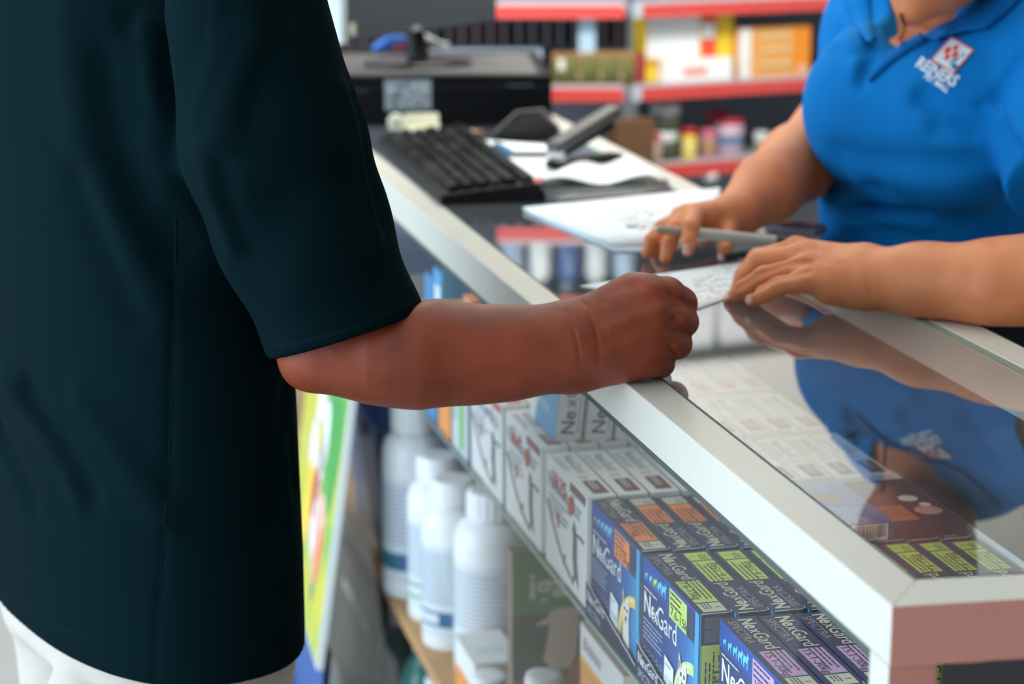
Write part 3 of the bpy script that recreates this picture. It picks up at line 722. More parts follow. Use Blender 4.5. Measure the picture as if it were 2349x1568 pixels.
carton('dark_brown_carton', .03, 2.10, .0605, .2, .3, .2, [mat('carton_dark_brown', (78, 66, 54), .6, noise=.25, nscale=14), ('f', .1, .9, .6, .7, mat('print_sand', (176, 160, 140), .5))], 'dark brown carton on the bottom of the counter, farther one')
# blue plastic bin at the far end of the wooden shelf
bn = MB(); mb = mat('bin_blue', (24, 84, 160), .35, noise=.06, nscale=8)
xa, xb, ya, yb, z0, z1, s_ = .03, .30, 2.03, 2.33, SZ2 + .0005, SZ2 + .21, .018
outer = [(xa + s_, ya + s_, z0), (xb - s_, ya + s_, z0), (xb - s_, yb - s_, z0), (xa + s_, yb - s_, z0), (xa, ya, z1), (xb, ya, z1), (xb, yb, z1), (xa, yb, z1)]
bn.add(outer, [(3, 2, 1, 0), (0, 1, 5, 4), (1, 2, 6, 5), (2, 3, 7, 6), (3, 0, 4, 7)], mb)
inn = [(xa + s_ + .004, ya + s_ + .004, z0 + .004), (xb - s_ - .004, ya + s_ + .004, z0 + .004), (xb - s_ - .004, yb - s_ - .004, z0 + .004), (xa + s_ + .004, yb - s_ - .004, z0 + .004), (xa + .004, ya + .004, z1), (xb - .004, ya + .004, z1), (xb - .004, yb - .004, z1), (xa + .004, yb - .004, z1)]
bn.add(inn, [(0, 1, 2, 3), (4, 5, 1, 0), (5, 6, 2, 1), (6, 7, 3, 2), (7, 4, 0, 3)], mb)
bn.add(outer[4:] + inn[4:], [(0, 1, 5, 4), (1, 2, 6, 5), (2, 3, 7, 6), (3, 0, 4, 7)], mb)
bn.box(xa - .008, xa, ya + .08, ya + .20, z1 - .03, z1 - .002, mb)
tag(bn.build('storage_bin', bevel=.003), 'blue plastic bin at the far end of the wooden shelf', 'bin')
# something with big lettering behind the end glass
b = MB(); q = ray(2338, 1534); q = CAM + q * ((.062 - CAM.y) / q.y)
b.box(.10, .345, .064, .10, ZB, .953, mat('packet_cocoa', (96, 62, 36), .6, noise=.2, nscale=20)); b.box(.10, .345, .0632, .0638, .925, .953, mat('packet_black', (36, 36, 42), .5))
b.text('e', frame((q.x + .006, .0625, q.z - .004), (0, 0, 1), (-1, 0, 0)), .018, M_white, bold=.03)
for k in range(5): b.box(.118 + .017 * k, .131 + .017 * k, .0625, .0631, .925, .932, mat('packet_grey_patch', (110, 112, 122), .5))
tag(b.build('cocoa_packet'), 'dark packet with a white letter behind the end glass of the counter', 'packet')

# ------------------------------------------------------------------ on the counter top
ZT = 1.0012
M_blk = mat('black_plastic', (14, 15, 17), .48, spec=.2, noise=.1, nscale=60, bump=.05, bscale=1500); M_blk2 = mat('worn_key_plastic', (48, 48, 46), .55, spec=.2, noise=.1, nscale=80)
M_paper = mat('white_paper', (236, 240, 240), .7); M_paper2 = mat('grey_paper', (214, 218, 222), .7)
M_ptxt = mat('paper_print', (204, 207, 214), .7); M_steel = mat('bright_steel', (200, 204, 206), .22, metal=1)
# keyboard, lying along the front rail, its near end toward the camera
kb = empty('keyboard', (.10, 1.8, ZT), 'black computer keyboard lying along the front rail of the counter', 'keyboard')
KM = Matrix.Translation((.103, 1.535, ZT)) @ Matrix.Rotation(-.04, 4, 'Z')
def kbox(b, x0, x1, y0, y1, z0, z1, m): b.box(x0, x1, y0, y1, z0, z1, m, M=KM)
b = MB(); KL = .56
b.add([KM @ Vector(v) for v in ((-.070, 0, .0), (.072, 0, 0), (.072, KL, 0), (-.070, KL, 0), (-.070, 0, .014), (.060, 0, .026), (.060, KL, .026), (-.070, KL, .014), (.072, 0, .012), (.072, KL, .012))],
      [(3, 2, 1, 0), (4, 5, 6, 7), (0, 1, 8, 5, 4), (1, 2, 9, 8), (8, 9, 6, 5), (2, 3, 7, 6, 9), (3, 0, 4, 7)], M_blk)
b.build('keyboard_case', kb, bevel=.002)
b = MB()
for r in range(6):
    y = .012
    while y < KL - .03:
        wdt = .0178 * random.choice((1, 1, 1, 1, 1, 1.5)) if r < 5 else .0178
        x0 = -.058 + r * .0192 + (.004 if r == 5 else 0); z = .0145 + (x0 + .07) / .13 * .012
        b.add([KM @ Vector((x0 + dx * i + (1 - i) * 0, y + e, z + h)) for (dx, i, e, h) in ((.0, 1, 0, 0), (.017, 1, 0, .0015), (.017, 1, wdt - .002, .0015), (0, 1, wdt - .002, 0))] +
              [KM @ Vector((x0 + q, y + e, z + .008 + k)) for q, e, k in ((.002, .002, 0), (.0148, .002, .0014), (.0148, wdt - .004, .0014), (.002, wdt - .004, 0))],
              [(4, 5, 6, 7), (0, 1, 5, 4), (1, 2, 6, 5), (2, 3, 7, 6), (3, 0, 4, 7)], M_blk2 if random.random() < .35 else M_blk)
        y += wdt + .001
b.build('keys', kb)['label'] = 'rows of black keys worn grey'
# desktop computer, lying flat across the counter
pc = empty('desktop_computer', (.215, 2.3, ZT), 'black desktop computer lying flat under the monitor at the far end of the counter', 'computer')
CM = Matrix.Translation((.372, 2.236, ZT)) @ Matrix.Rotation(-.20, 4, 'Z')
b = MB(); b.box(-.36, 0, 0, .40, .006, .083, M_blk, M=CM); b.build('computer_case', pc, bevel=.003)
b = MB()
b.box(-.36, 0, -.012, 0, .004, .085, mat('black_bezel', (7, 9, 12), .45, spec=.12), M=CM); b.box(-.36, 0, -.0135, -.0125, .068, .0685, M_blk2, M=CM)
b.box(-.34, -.30, -.0130, -.0121, .060, .064, M_blk2, M=CM); b.box(-.075, -.03, -.0130, -.0121, .068, .071, mat('faint_badge', (70, 74, 78), .4), M=CM)
b.build('front_bezel', pc, bevel=.002)
b = MB(); b.box(-.355, -.02, .04, .36, .083, .0834, mat('dusty_lid', (86, 88, 84), .55, noise=.25, nscale=12), M=CM); b.build('lid_panel', pc)
st = MB(); sm = mat('sticker_grey', (120, 128, 134), .5, noise=.5, nscale=220)
st.box(-.275, -.198, -.0136, -.0126, .030, .080, sm, M=CM)
for i in range(26):
    x = -.272 + random.random() * .068; z = .032 + random.random() * .042
    st.box(x, x + random.uniform(.003, .010), -.0141, -.0137, z, z + random.uniform(.002, .006), random.choice((mat('sticker_dark', (60, 66, 72), .5), mat('sticker_pale', (170, 176, 178), .5))), M=CM)
st.build('worn_sticker', pc)['label'] = 'worn grey printed sticker'
for x in (-.33, -.03):
    for y in (.02, .37):
        f_ = MB(); f_.lathe([(.012, 0), (.012, .006)], M_dark, 12, tuple(CM @ Vector((x, y, 0)))); f_.build('foot', pc)
# monitor turned toward the clerk
ZC = ZT + .0836
mo = empty('monitor', (.20, 2.49, ZC), 'dark flat monitor on an oval stand on the desktop computer', 'monitor')
b = MB(); bc = (PZ(960, 150, ZC)); bc.z = ZC
b.lathe([(.093, 0), (.095, .004), (.088, .009), (.03, .013)], mat('stand_gloss', (24, 25, 27), .25), 36, tuple(bc), .62); b.build('stand_base', mo)
b = MB(); b.tube([bc + Vector((0, .0, .010)), bc + Vector((-.004, .01, .06)), bc + Vector((-.006, .02, .11))], [.020, .016, .018], M_blk, 12); b.build('stand_neck', mo)
sd = (RR * math.sin(math.radians(57)) + FH * math.cos(math.radians(57))).normalized(); sd = (RR * math.sin(math.radians(32)) + FH * math.cos(math.radians(32))).normalized()
m0 = P(790, 98, 3.52); wd_ = .46; MMx = frame(m0, sd, (0, 0, 1))      # local x along the screen, y up, z toward the clerk
b = MB(); b.box(-.012, wd_, 0, .30, -.035, 0, mat('monitor_grey', (66, 74, 80), .45), M=MMx); b.build('screen_housing', mo, bevel=.004)
b = MB(); b.box(-.0125, .004, -.001, .30, -.034, .002, mat('monitor_silver_edge', (186, 198, 200), .35), M=MMx); b.build('side_edge', mo)['label'] = 'silver side edge'
b = MB(); b.box(.012, wd_ - .01, .016, .29, .0004, .0009, mat('screen_dark', (58, 66, 72), .3), M=MMx); b.build('screen', mo)
b = MB(); b.box(.19, .215, .004, .011, .001, .0018, mat('badge_silver', (160, 166, 168), .3), M=MMx); b.build('badge', mo); b = MB(); b.box(.012, .028, .010, .030, .0012, .0018, mat('monitor_tag', (190, 190, 170), .5), M=MMx); b.build('sticker', mo)
# cable heap behind the stand
b = MB(); q = PZ(905, 126, ZC)
for i, (c, dx) in enumerate(((mat('cable_blue', (52, 108, 190), .5), 0), (mat('cable_blue', (52, 108, 190), .5), .014), (mat('cable_red', (190, 70, 80), .5), .04), (mat('cable_white', (200, 204, 200), .5), .06))):
    b.tube([q + Vector((dx - .03, .04, .006)), q + Vector((dx, .03, .03)), q + Vector((dx + .03, .04, .012)), q + Vector((dx + .05, .07, .006))], .007, c, 8)
tag(b.build('cable_bundle'), 'blue, red and white cables bundled behind the monitor stand', 'cables')
# roll of receipt paper, note sheet, pen
q = PZ(910, 305, ZT); rl = empty('paper_roll', q, 'small cream paper roll standing on edge before the computer', 'paper roll')
MB().tube([q + Vector((0, 0, .0145)), q + Vector((.004, .022, .0145))], .0145, mat('roll_cream', (212, 210, 186), .7), 22).build('roll', rl)
MB().tube([q + Vector((-.0003, -.0012, .0145)), q + Vector((0, -.0002, .0145))], .005, mat('roll_core', (150, 140, 116), .7), 14).build('core', rl)
qa, qb, qc, qd = PZ(938, 312, ZT), PZ(1022, 308, ZT), PZ(1008, 296, ZT), PZ(930, 298, ZT)
b = MB(); mm = mat('note_cream', (196, 194, 168), .7)
b.add([qa, qb, qc + ZZ * .006, qd + ZZ * .006, qc + Vector((.0, .008, .026)), qd + Vector((0, .008, .026))], [(0, 1, 2, 3), (3, 2, 4, 5)], mm)
o = b.build('note_sheet'); s_ = o.modifiers.new('thick', 'SOLIDIFY'); s_.thickness = .001; tag(o, 'cream note sheet propped against the computer front', 'paper')
b = MB(); qa, qb = PZ(1018, 306, ZT), PZ(1088, 308, ZT); b.tube([qa + ZZ * .004, qb + ZZ * .004], .0032, mat('pen_beige', (198, 184, 160), .5), 10); b.tube([qb + ZZ * .004, qb + (qb - qa) * .25 + ZZ * .004], [.0034, .002], mat('pen_amber', (178, 122, 66), .5), 10)
tag(b.build('ballpoint_pen'), 'beige pen with amber end lying before the computer', 'pen')
# papers, notepad, ribbon, device and stapler behind the keyboard
def sheet(name, corners, z, m, label, cat='paper', n=8, wave=0, txt=None, thick=.0006, group=None):
    a, b_, c, d = [PZ(x, y, z) for x, y in corners]     # near-left, near-right, far-right, far-left
    b = MB(); vs = []
    for j in range(n + 1):
        for i in range(n + 1):
            u, v = i / n, j / n; p = (a * (1 - u) + b_ * u) * (1 - v) + (d * (1 - u) + c * u) * v
            p.z = z + wave * (math.sin(u * PI * 1.6 + .5) ** 2) * (1 - .3 * v); vs.append(p)
    b.add(vs, [(j * (n + 1) + i, j * (n + 1) + i + 1, (j + 1) * (n + 1) + i + 1, (j + 1) * (n + 1) + i) for j in range(n) for i in range(n)], m, True)
    if txt: txt(b, a, b_, c, d)
    o = b.build(name); s_ = o.modifiers.new('thick', 'SOLIDIFY'); s_.thickness = thick; s_.offset = 1 if thick > 0 else -1
    return tag(o, label, cat, group)
def lines(n, u0, u1, v0, v1, m=M_ptxt, dens=.8, dz=.0010):
    def f(b, a, b_, c, d):
        for k in range(n):
            v = v0 + (v1 - v0) * k / max(1, n - 1); u = u0
            while u < u1:
                w_ = random.uniform(.02, .09)
                if random.random() < dens:
                    q = [((a * (1 - uu) + b_ * uu) * (1 - vv) + (d * (1 - uu) + c * uu) * vv) + ZZ * dz for uu, vv in ((u, v), (min(u + w_, u1), v), (min(u + w_, u1), v + .006), (u, v + .006))]
                    b.add(q, [(0, 1, 2, 3)], m)
                u += w_ + .02
    return f
sheet('card_sheet', [(1155, 352), (1270, 352), (1262, 338), (1040, 322)], ZT + .002, M_paper, 'narrow white sheet behind the blue cap', thick=.004)
sheet('loose_sheet', [(1210, 412), (1380, 400), (1330, 362), (1105, 362)], ZT, M_paper, 'white sheet under the stapler', n=4)
def redcorner(b, a, b_, c, d): pass
sheet('curled_leaflet', [(1215, 428), (1530, 420), (1460, 372), (1300, 385)], ZT + .002, M_paper, 'white leaflet with a curled wavy edge behind the paper stack', n=14, wave=.012, thick=.0008)
b = MB(); q = PZ(1218, 424, ZT + .006); b.bar(q, q + Vector((.022, .03, .004)), .012, .0012, M_red); tag(b.build('red_tab'), 'small red tab at the corner of the curled leaflet', 'tab')
# dark hand-held device and a cap of blue plastic
b = MB(); q = PZ(1215, 325, ZT)
pr = [(-.062, .0), (-.050, .016), (-.020, .034), (.018, .040), (.040, .026), (.056, .004), (.050, 0)]
b.add([q + RR * x + ZZ * z for x, z in pr] + [q + FH * .075 + RR * x * .9 + ZZ * z * .9 for x, z in pr], [tuple(range(7))[::-1], tuple(range(7, 14))] + [(i, (i + 1) % 7, 7 + (i + 1) % 7, 7 + i) for i in range(7)], mat('scanner_black', (22, 23, 25), .3))
b.tube([q + RR * -.055 + ZZ * .014, q + RR * -.02 + ZZ * .044 + FH * .02, q + RR * .02 + ZZ * .048 + FH * .02, q + RR * .048 + ZZ * .020], .0025, mat('scanner_trim', (96, 90, 86), .4), 8)
tag(b.build('barcode_scanner', bevel=.003), 'rounded black hand-held device before the computer', 'scanner')
b = MB(); q = PZ(1140, 358, ZT); b.add([q + RR * x + FH * y + ZZ * z for x, y, z in ((-.018, 0, .001), (.024, .0, .001), (.034, .02, .002), (-.012, .03, .002), (-.004, .012, .020), (.004, .02, .018))], [(0, 1, 4), (1, 2, 5, 4), (2, 3, 5), (3, 0, 4, 5), (3, 2, 1, 0)], mat('cap_blue', (30, 104, 148), .4))
tag(b.build('blue_clip'), 'blue plastic clip on the white sheets', 'clip')
stp = empty('stapler', PZ(1320, 385, ZT), 'black stapler standing half open on the papers', 'stapler')
q = PZ(1265, 388, ZT + .002); dv = (PZ(1415, 366, ZT + .002) - q); dl = dv.length; dv.normalize()
b = MB(); b.bar(q + ZZ * .006, q + dv * dl + ZZ * .006, .030, .011, M_blk); b.build('base', stp, bevel=.003)
b = MB(); top0 = q + ZZ * .030; top1 = q + dv * dl * .98 + ZZ * .075; b.bar(top0, top1, .028, .018, mat('stapler_grey', (70, 68, 66), .35)); b.build('arm', stp, bevel=.005)
b = MB(); b.bar(q + dv * .02 + ZZ * .022, q + dv * dl * .9 + ZZ * .055, .020, .010, M_blk); b.build('magazine', stp, bevel=.002)
b = MB(); b.bar(q + ZZ * .021, q + dv * .016 + ZZ * .026, .024, .012, M_steel); b.build('nose', stp, bevel=.003)['label'] = 'shiny steel nose'
b = MB(); b.bar(q + dv * .002 + ZZ * .0130, q + dv * .022 + ZZ * .0130, .020, .002, M_steel); b.build('anvil', stp)
# black and white flat film under the leaflet edge
sheet('dark_folder', [(1250, 462), (1545, 440), (1530, 412), (1225, 425)], ZT, mat('folder_grey', (92, 96, 98), .25, noise=.2, nscale=30), 'dark shiny folder under the leaflet', 'folder', n=4)
# paper stack and the paper being filled in
def stamp(b, a, b_, c, d):
    lines(9, .12, .9, .25, .8)(b, a, b_, c, d)
    p = PZ(1440, 522, ZT + .0062); b.add([p + Vector(v) for v in ((0, 0, 0), (.014, 0, 0), (.014, .010, 0), (0, .010, 0))], [(0, 1, 2, 3)], mat('stamp_indigo', (70, 66, 130), .6)); b.add([p + Vector(v) for v in ((.016, -.008, 0), (.022, -.008, 0), (.022, .0, 0), (.016, .0, 0))], [(0, 1, 2, 3)], M_red)
sheet('plastic_sleeve', [(1410, 578), (1640, 574), (1655, 452), (1205, 490)], ZT, mat('sleeve_plastic', (190, 204, 220), .15), 'clear plastic sleeve under the white paper stack', 'sleeve', n=3)
sheet('paper_stack', [(1400, 564), (1632, 560), (1652, 436), (1200, 482)], ZT + .001, M_paper, 'neat stack of white papers beside the clerk\'s writing hand', 'paper stack', n=4, thick=.004)
sheet('printed_form', [(1445, 552), (1640, 548), (1652, 446), (1340, 478)], ZT + .0052, M_paper, 'printed form lying on top of the paper stack', n=4, txt=stamp)
sheet('receipt_form', [(1602, 708), (1705, 672), (1712, 600), (1330, 656)], ZT, M_paper, 'white printed form under the hands at the middle of the counter', n=6, txt=lines(13, .05, .9, .12, .9, dens=.45))
# card terminal and its dark cable side behind the pen
b = MB(); q = PZ(1752, 530, ZT); ex = (PZ(1868, 546, ZT) - q); ey_ = (PZ(1782, 519, ZT) - q)
b.add([q, q + ex, q + ex + ey_, q + ey_, q + ZZ * .010, q + ex + ZZ * .010, q + ex + ey_ + ZZ * .011, q + ey_ + ZZ * .011], [(3, 2, 1, 0), (4, 5, 6, 7), (0, 1, 5, 4), (1, 2, 6, 5), (2, 3, 7, 6), (3, 0, 4, 7)], mat('terminal_grey', (120, 120, 134), .4))
b.add([q + ZZ * .0110 + ex * .1 + ey_ * .4, q + ZZ * .0110 + ex * .9 + ey_ * .4, q + ZZ * .0114 + ex * .9 + ey_ * .9, q + ZZ * .0114 + ex * .1 + ey_ * .9], [(0, 1, 2, 3)], mat('terminal_screen', (70, 70, 84), .2))
tag(b.build('card_terminal', bevel=.002), 'grey card terminal behind the clerk\'s pen', 'terminal')
b = MB(); b.tube([PZ(1660, 590, ZT + .005), PZ(1720, 580, ZT + .005), PZ(1800, 570, ZT + .005), PZ(1850, 552, ZT + .006)], .0045, mat('cable_dark_green', (34, 44, 40), .5), 8)
tag(b.build('dark_cable'), 'dark cable lying behind the pen', 'cable')

# ------------------------------------------------------------------ poster board leaning at the counter front
bp = [PX(742, 1537, -.098), PX(821, 905, -.034)]
dvec = (FH * math.cos(math.radians(11.2)) - RR * math.sin(math.radians(11.2))).normalized()
po = empty('poster_board', bp[0], 'yellow and green flower poster on white foam board leaning against the counter', 'poster')
upv = (bp[1] - bp[0]); LW, HT = .50, upv.length * 1.02
MP = frame(bp[0], -dvec, upv)                   # local x toward the near edge; picture face is +z
MP.translation = bp[0] + dvec * 0
n_ = MP.to_3x3() @ Vector((0, 0, 1))
if n_.x > 0: n_ = -n_
def bpnt(u, v, w=0): return bp[0] + dvec * u + upv.normalized() * v + n_ * (w + .010)
b = MB(); M_foam = mat('foam_board_white', (226, 234, 232), .6)
b.add([bpnt(u, v, w) for w in (-.010, 0) for u, v in ((0, 0), (LW, 0), (LW, HT), (0, HT))], [(0, 1, 2, 3), (4, 7, 6, 5), (0, 4, 5, 1), (1, 5, 6, 2), (2, 6, 7, 3), (3, 7, 4, 0)], M_foam)
b.build('foam_board', po)
mp_ = bpy.data.materials.new('poster_print'); mp_.use_nodes = True; nt = mp_.node_tree; pb = nt.nodes['Principled BSDF']; pb.inputs['Roughness'].default_value = .4
tc = nt.nodes.new('ShaderNodeTexCoord'); n1 = nt.nodes.new('ShaderNodeTexNoise'); n1.inputs['Scale'].default_value = 5; n1.inputs['Detail'].default_value = 3
nt.links.new(tc.outputs['Object'], n1.inputs['Vector']); cr = nt.nodes.new('ShaderNodeValToRGB'); e_ = cr.color_ramp.elements
for _ in range(3): e_.new(.5)
for e, (p_, c_) in zip(e_, ((.30, (84, 156, 60)), (.42, (132, 180, 72)), (.52, (186, 192, 66)), (.60, (206, 194, 44)), (.72, (186, 196, 120)))): e.position = p_; e.color = lin(c_)
nt.links.new(n1.outputs['Fac'], cr.inputs[0]); nt.links.new(cr.outputs[0], pb.inputs['Base Color'])
b = MB(); b.add([bpnt(.010, .004, .0006), bpnt(LW, .004, .0006), bpnt(LW, HT, .0006), bpnt(.010, HT, .0006)], [(0, 1, 2, 3)], mp_)
def blot(u, v, ru, rv, m, k, a=0, n=18):
    b.poly([bpnt(u + ru * math.cos(a) * math.cos(t) - rv * math.sin(a) * math.sin(t), v + ru * math.sin(a) * math.cos(t) + rv * math.cos(a) * math.sin(t), .0006 + .0004 * k) for t in [2 * PI * i / n for i in range(n)]], m)
M_petal = mat('poster_petal', (236, 238, 236), .4); M_pink = mat('poster_pink', (240, 190, 170), .4); M_orr = mat('poster_orange', (240, 120, 60), .4); M_yel = mat('poster_yellow', (240, 206, 60), .4); M_leaf = mat('poster_leaf', (70, 160, 70), .4); M_slate = mat('poster_slate', (110, 116, 130), .4); M_rd = mat('poster_red', (190, 50, 60), .4)
for args in ((.08, .42 * HT / .6, .05, .10, M_leaf, 1, .3), (.16, .62 * HT / .6 * .9, .05, .09, M_leaf, 1, -.3),
             (.20, .70 * HT, .045, .06, M_petal, 2, .2), (.27, .74 * HT, .05, .055, M_petal, 2, -.4), (.22, .62 * HT, .05, .045, M_petal, 2, .4), (.30, .60 * HT, .05, .05, M_petal, 2, 0), (.25, .67 * HT, .022, .03, M_yel, 3, 0),
             (.14, .36 * HT, .05, .075, M_pink, 2, .1), (.22, .42 * HT, .05, .07, M_pink, 2, -.2), (.12, .32 * HT, .02, .05, M_orr, 3, .2), (.24, .46 * HT, .03, .04, M_rd, 3, 0), (.30, .36 * HT, .04, .09, M_yel, 3, .2), (.20, .36 * HT, .02, .05, M_petal, 4, 0),
             (.14, .24 * HT, .016, .05, M_slate, 2, .1)): blot(*args)
b.build('printed_sheet', po)['label'] = 'yellow and green print of white and orange flowers'
b = MB(); q0 = bpnt(.04, -.002); b.add([bpnt(.012, -.16, -.02), bpnt(LW, -.16, -.02), bpnt(LW, .02, -.011), bpnt(.012, .02, -.011)], [(0, 1, 2, 3)], mat('easel_blue', (44, 84, 150), .5))
b.add([bpnt(.012, -.16, -.03), bpnt(LW, -.16, -.03), bpnt(LW, .02, -.021), bpnt(.012, .02, -.021)], [(3, 2, 1, 0)], mat('easel_blue', (44, 84, 150), .5))
zb = min((bpnt(.012, -.16, -.03)).z, 10)
b.add([(bpnt(u, -.16, w).x, bpnt(u, -.16, w).y, z) for z in (0, zb) for u, w in ((.05, -.0), (LW - .05, -.0), (LW - .05, -.02), (.05, -.02))], [(0, 1, 5, 4), (1, 2, 6, 5), (2, 3, 7, 6), (3, 0, 4, 7)], mat('easel_blue', (44, 84, 150), .5))
b.build('blue_stand', po)['label'] = 'blue stand under the board'

# ------------------------------------------------------------------ wall shelving behind the counter
PV = P(1445, 200, 4.7)
dirB = (RR * math.sin(math.radians(64.6)) + FH * math.cos(math.radians(64.6))).normalized()
M_gond = mat('gondola_slate', (138, 144, 158), .6, noise=.06, nscale=8); M_strip = mat('red_price_strip', (226, 84, 76), .35); M_stripd = mat('red_strip_dark', (204, 44, 44), .35); M_clear = mat('clear_channel', (204, 186, 188), .3)
M_wht = mat('white_panel', (236, 232, 222), .6)
def shelf_unit(rz, org, length, levels, side, label, strip_from=0):
    root = empty('shelf_unit', (org.x, org.y, 0), label, 'shelves', 'red-stripped shelf units on the back side of the shop', rz)
    R_ = Matrix.Translation((org.x, org.y, 0)) @ Matrix.Rotation(rz, 4, 'Z')
    x0, x1 = (-length, 0) if side < 0 else (0, length)
    MB().box(x0 + (.18 if side > 0 else 0), x1, .30, .32, 0, 2.5, M_gond, M=R_).build('back_panel', root)
    MB().box(x0 + (.17 if side > 0 else 0), x1 - (.0 if side > 0 else .03), .01, .30, .0, .12, M_gond, M=R_).build('plinth', root)
    for z in levels:
        m_ = .16 if side > 0 else 0
        s = MB(); s.add([R_ @ Vector((x, y, zz)) for zz in (z - .018, z) for x, y in ((x0, 0), (x1, 0), (x1, .30), (x0 + m_, .30))], [(3, 2, 1, 0), (4, 5, 6, 7), (0, 1, 5, 4), (1, 2, 6, 5), (2, 3, 7, 6), (3, 0, 4, 7)], M_gond); s.build('shelf', root)
        s = MB(); a = x0 + .012; b_ = x1 - .012
        if z == levels[0] and side > 0: a = .06
        s.box(a, b_, -.004, -.001, z - .030, z + .002, M_strip, M=R_); s.box(a, b_, -.0055, -.004, z - .013, z - .009, M_stripd, M=R_); s.box(a, b_, -.0052, -.004, z - .003, z + .006, M_clear, M=R_)
        s.build('price_strip', root)['label'] = 'red price strip'
        if side > 0 and z != levels[0]: MB().box(x0 - .010, x0 + .012, -.009, -.006, z - .030, z + .006, mat('upright_pale', (190, 194, 204), .4), M=R_).build('strip_clip', root)
    MB().box(x0 + (.06 if side > 0 else 0), x1 - (.0 if side > 0 else .02), -.01, .10, 1.70, 2.5, M_wht, M=R_).build('header_panel', root)['label'] = 'white header panel'
    return root, R_
rzA = math.atan2(RR.y, RR.x); rzB = math.atan2(dirB.y, dirB.x)
LV = [PV.z - .172, PV.z, PV.z + .178, 1.405, 1.56]
rA, RA = shelf_unit(rzA, PV + RR * -.002, 1.5, LV[1:], -1, 'shelf unit with a wire grid, behind the computer')
rB, RB = shelf_unit(rzB, PV + dirB * .012, 2.6, LV, 1, 'shelf unit with red price strips behind the clerk')
# wire grid with dark red packs behind it, left unit
def onA(x, y, dep): return PN(x, y, PV + FH * dep, FH)
g = MB(); M_wire = mat('grid_wire_grey', (96, 98, 102), .4)
nA = FH; z0, z1 = PV.z + .075, PV.z + .165
xs = [(-.64 + .031 * i) for i in range(21)]
for x in xs: g.tube([RA @ Vector((x, .115, z0)), RA @ Vector((x, .115, z1))], .0042, M_wire, 6)
for z in (z0, (z0 + z1) / 2 + .012, z1): g.tube([RA @ Vector((-.66, .115, z)), RA @ Vector((-.01, .115, z))], .0035, M_wire, 6)
g.build('wire_grid', rA)
def loc_box(name, R_, x, y, z, sx, sy, sz, parts, label, cat='box', group=None, yaw=0):
    """carton standing on a shelf; parts print on its front (toward the shop)."""
    b = MB(); b.box(-sx / 2, sx / 2, 0, sy, 0, sz, parts[0])
    for k, (u0, u1, v0, v1, m) in enumerate(parts[1:]):
        e = .0006 * (k + 1); b.add([(-sx / 2 + sx * u0, -e, sz * v0), (-sx / 2 + sx * u1, -e, sz * v0), (-sx / 2 + sx * u1, -e, sz * v1), (-sx / 2 + sx * u0, -e, sz * v1)], [(0, 1, 2, 3)], m)
    o = b.build(name); p = R_ @ Vector((x, y, z)); place(o, p, R_.to_euler().z + yaw); return tag(o, label, cat, group)
def lx(R_, x, y, dep):
    """where along a shelf a pixel column falls, at a depth behind the shelf's front."""
    n = R_.to_3x3() @ Vector((0, 1, 0)); q = PN(x, y, R_ @ Vector((0, dep, 0)), n); return (R_.inverted() @ q)
M_dred = mat('dark_red_pack', (70, 34, 34), .6, noise=.3, nscale=20); M_bluegrey = mat('blue_grey_carton', (150, 164, 186), .6)
for i, c in enumerate([(74, 36, 34), (56, 30, 30), (84, 40, 36), (62, 34, 34), (46, 30, 32)]):
    loc_box('maroon_pack', RA, -.60 + .135 * i, .14, LV[1] + .002, .125, .06, .150, [mat('maroon_pack_%d' % i, c, .6, noise=.25, nscale=20)], 'dark maroon pack behind the wire grid, %s from the left' % ('first', 'second', 'third', 'fourth', 'fifth')[i], 'pack', 'maroon packs behind the wire grid')
loc_box('long_carton', RA, lx(RA, 1100, 105, .03).x, .03, LV[1] + .002, .27, .06, .074, [M_bluegrey, (0, 1, .85, 1, mat('carton_bluegrey_top', (176, 186, 200), .6))], 'long blue-grey carton behind the computer')
q = lx(RA, 1225, 150, .0); loc_box('yellow_carton', RA, q.x, .004, LV[1] + .002, .034, .024, .036, [mat('carton_moss', (70, 100, 52), .5), (.5, 1, 0, 1, mat('carton_sun', (206, 200, 70), .5))], 'small green and yellow carton beside the long carton')
p_ = MB(); q = lx(RA, 1347, 50, .03); p_.box(q.x - .018, q.x + .018, .028, .04, LV[1] + .07, LV[2] - .02, mat('tube_pale_blue', (170, 196, 208), .4), M=RA); tag(p_.build('hanging_strip'), 'pale blue strip hanging above the floral packs', 'strip')
# floral packs
for i, (x, w_) in enumerate([(1290, 50), (1340, 50), (1388, 46), (1434, 46)]):
    q = lx(RA, x, 160, .015); m = bpy.data.materials.get('floral_%d' % i) or ramp_mat('floral_%d' % i, [(.0, (92, 78, 44)), (.40, (56, 84, 46)), (.56, (160, 138, 84)), (.66, (74, 96, 48)), (1, (170, 130, 90))], axis=2, wob=1.2, wscale=9)
    loc_box('floral_pack', RA, q.x, .015, LV[1] + .002, S(w_, 4.7) * .98, .06, .070 - .003 * (i == 0), [m, (.3, .6, .5, .85, mat('floral_pale', (226, 226, 206), .5)) if i == 0 else (.2, .35, .2, .4, mat('floral_tan', (190, 160, 110), .5))], 'green and tan floral pack, %s of the four' % ('leftmost', 'second from left', 'third from left', 'rightmost')[i], 'pack', 'floral packs on the shelf')
q = lx(RA, 1475, 150, .03)
M_y = mat('carton_lemon', (246, 206, 50), .45); M_rs = mat('carton_scarlet', (230, 84, 50), .45)
q1, q2 = lx(RB, 1490, 165, .03), lx(RB, 1688, 165, .03); wy = q2.x - q1.x; qt = lx(RB, 1590, 35, .03)
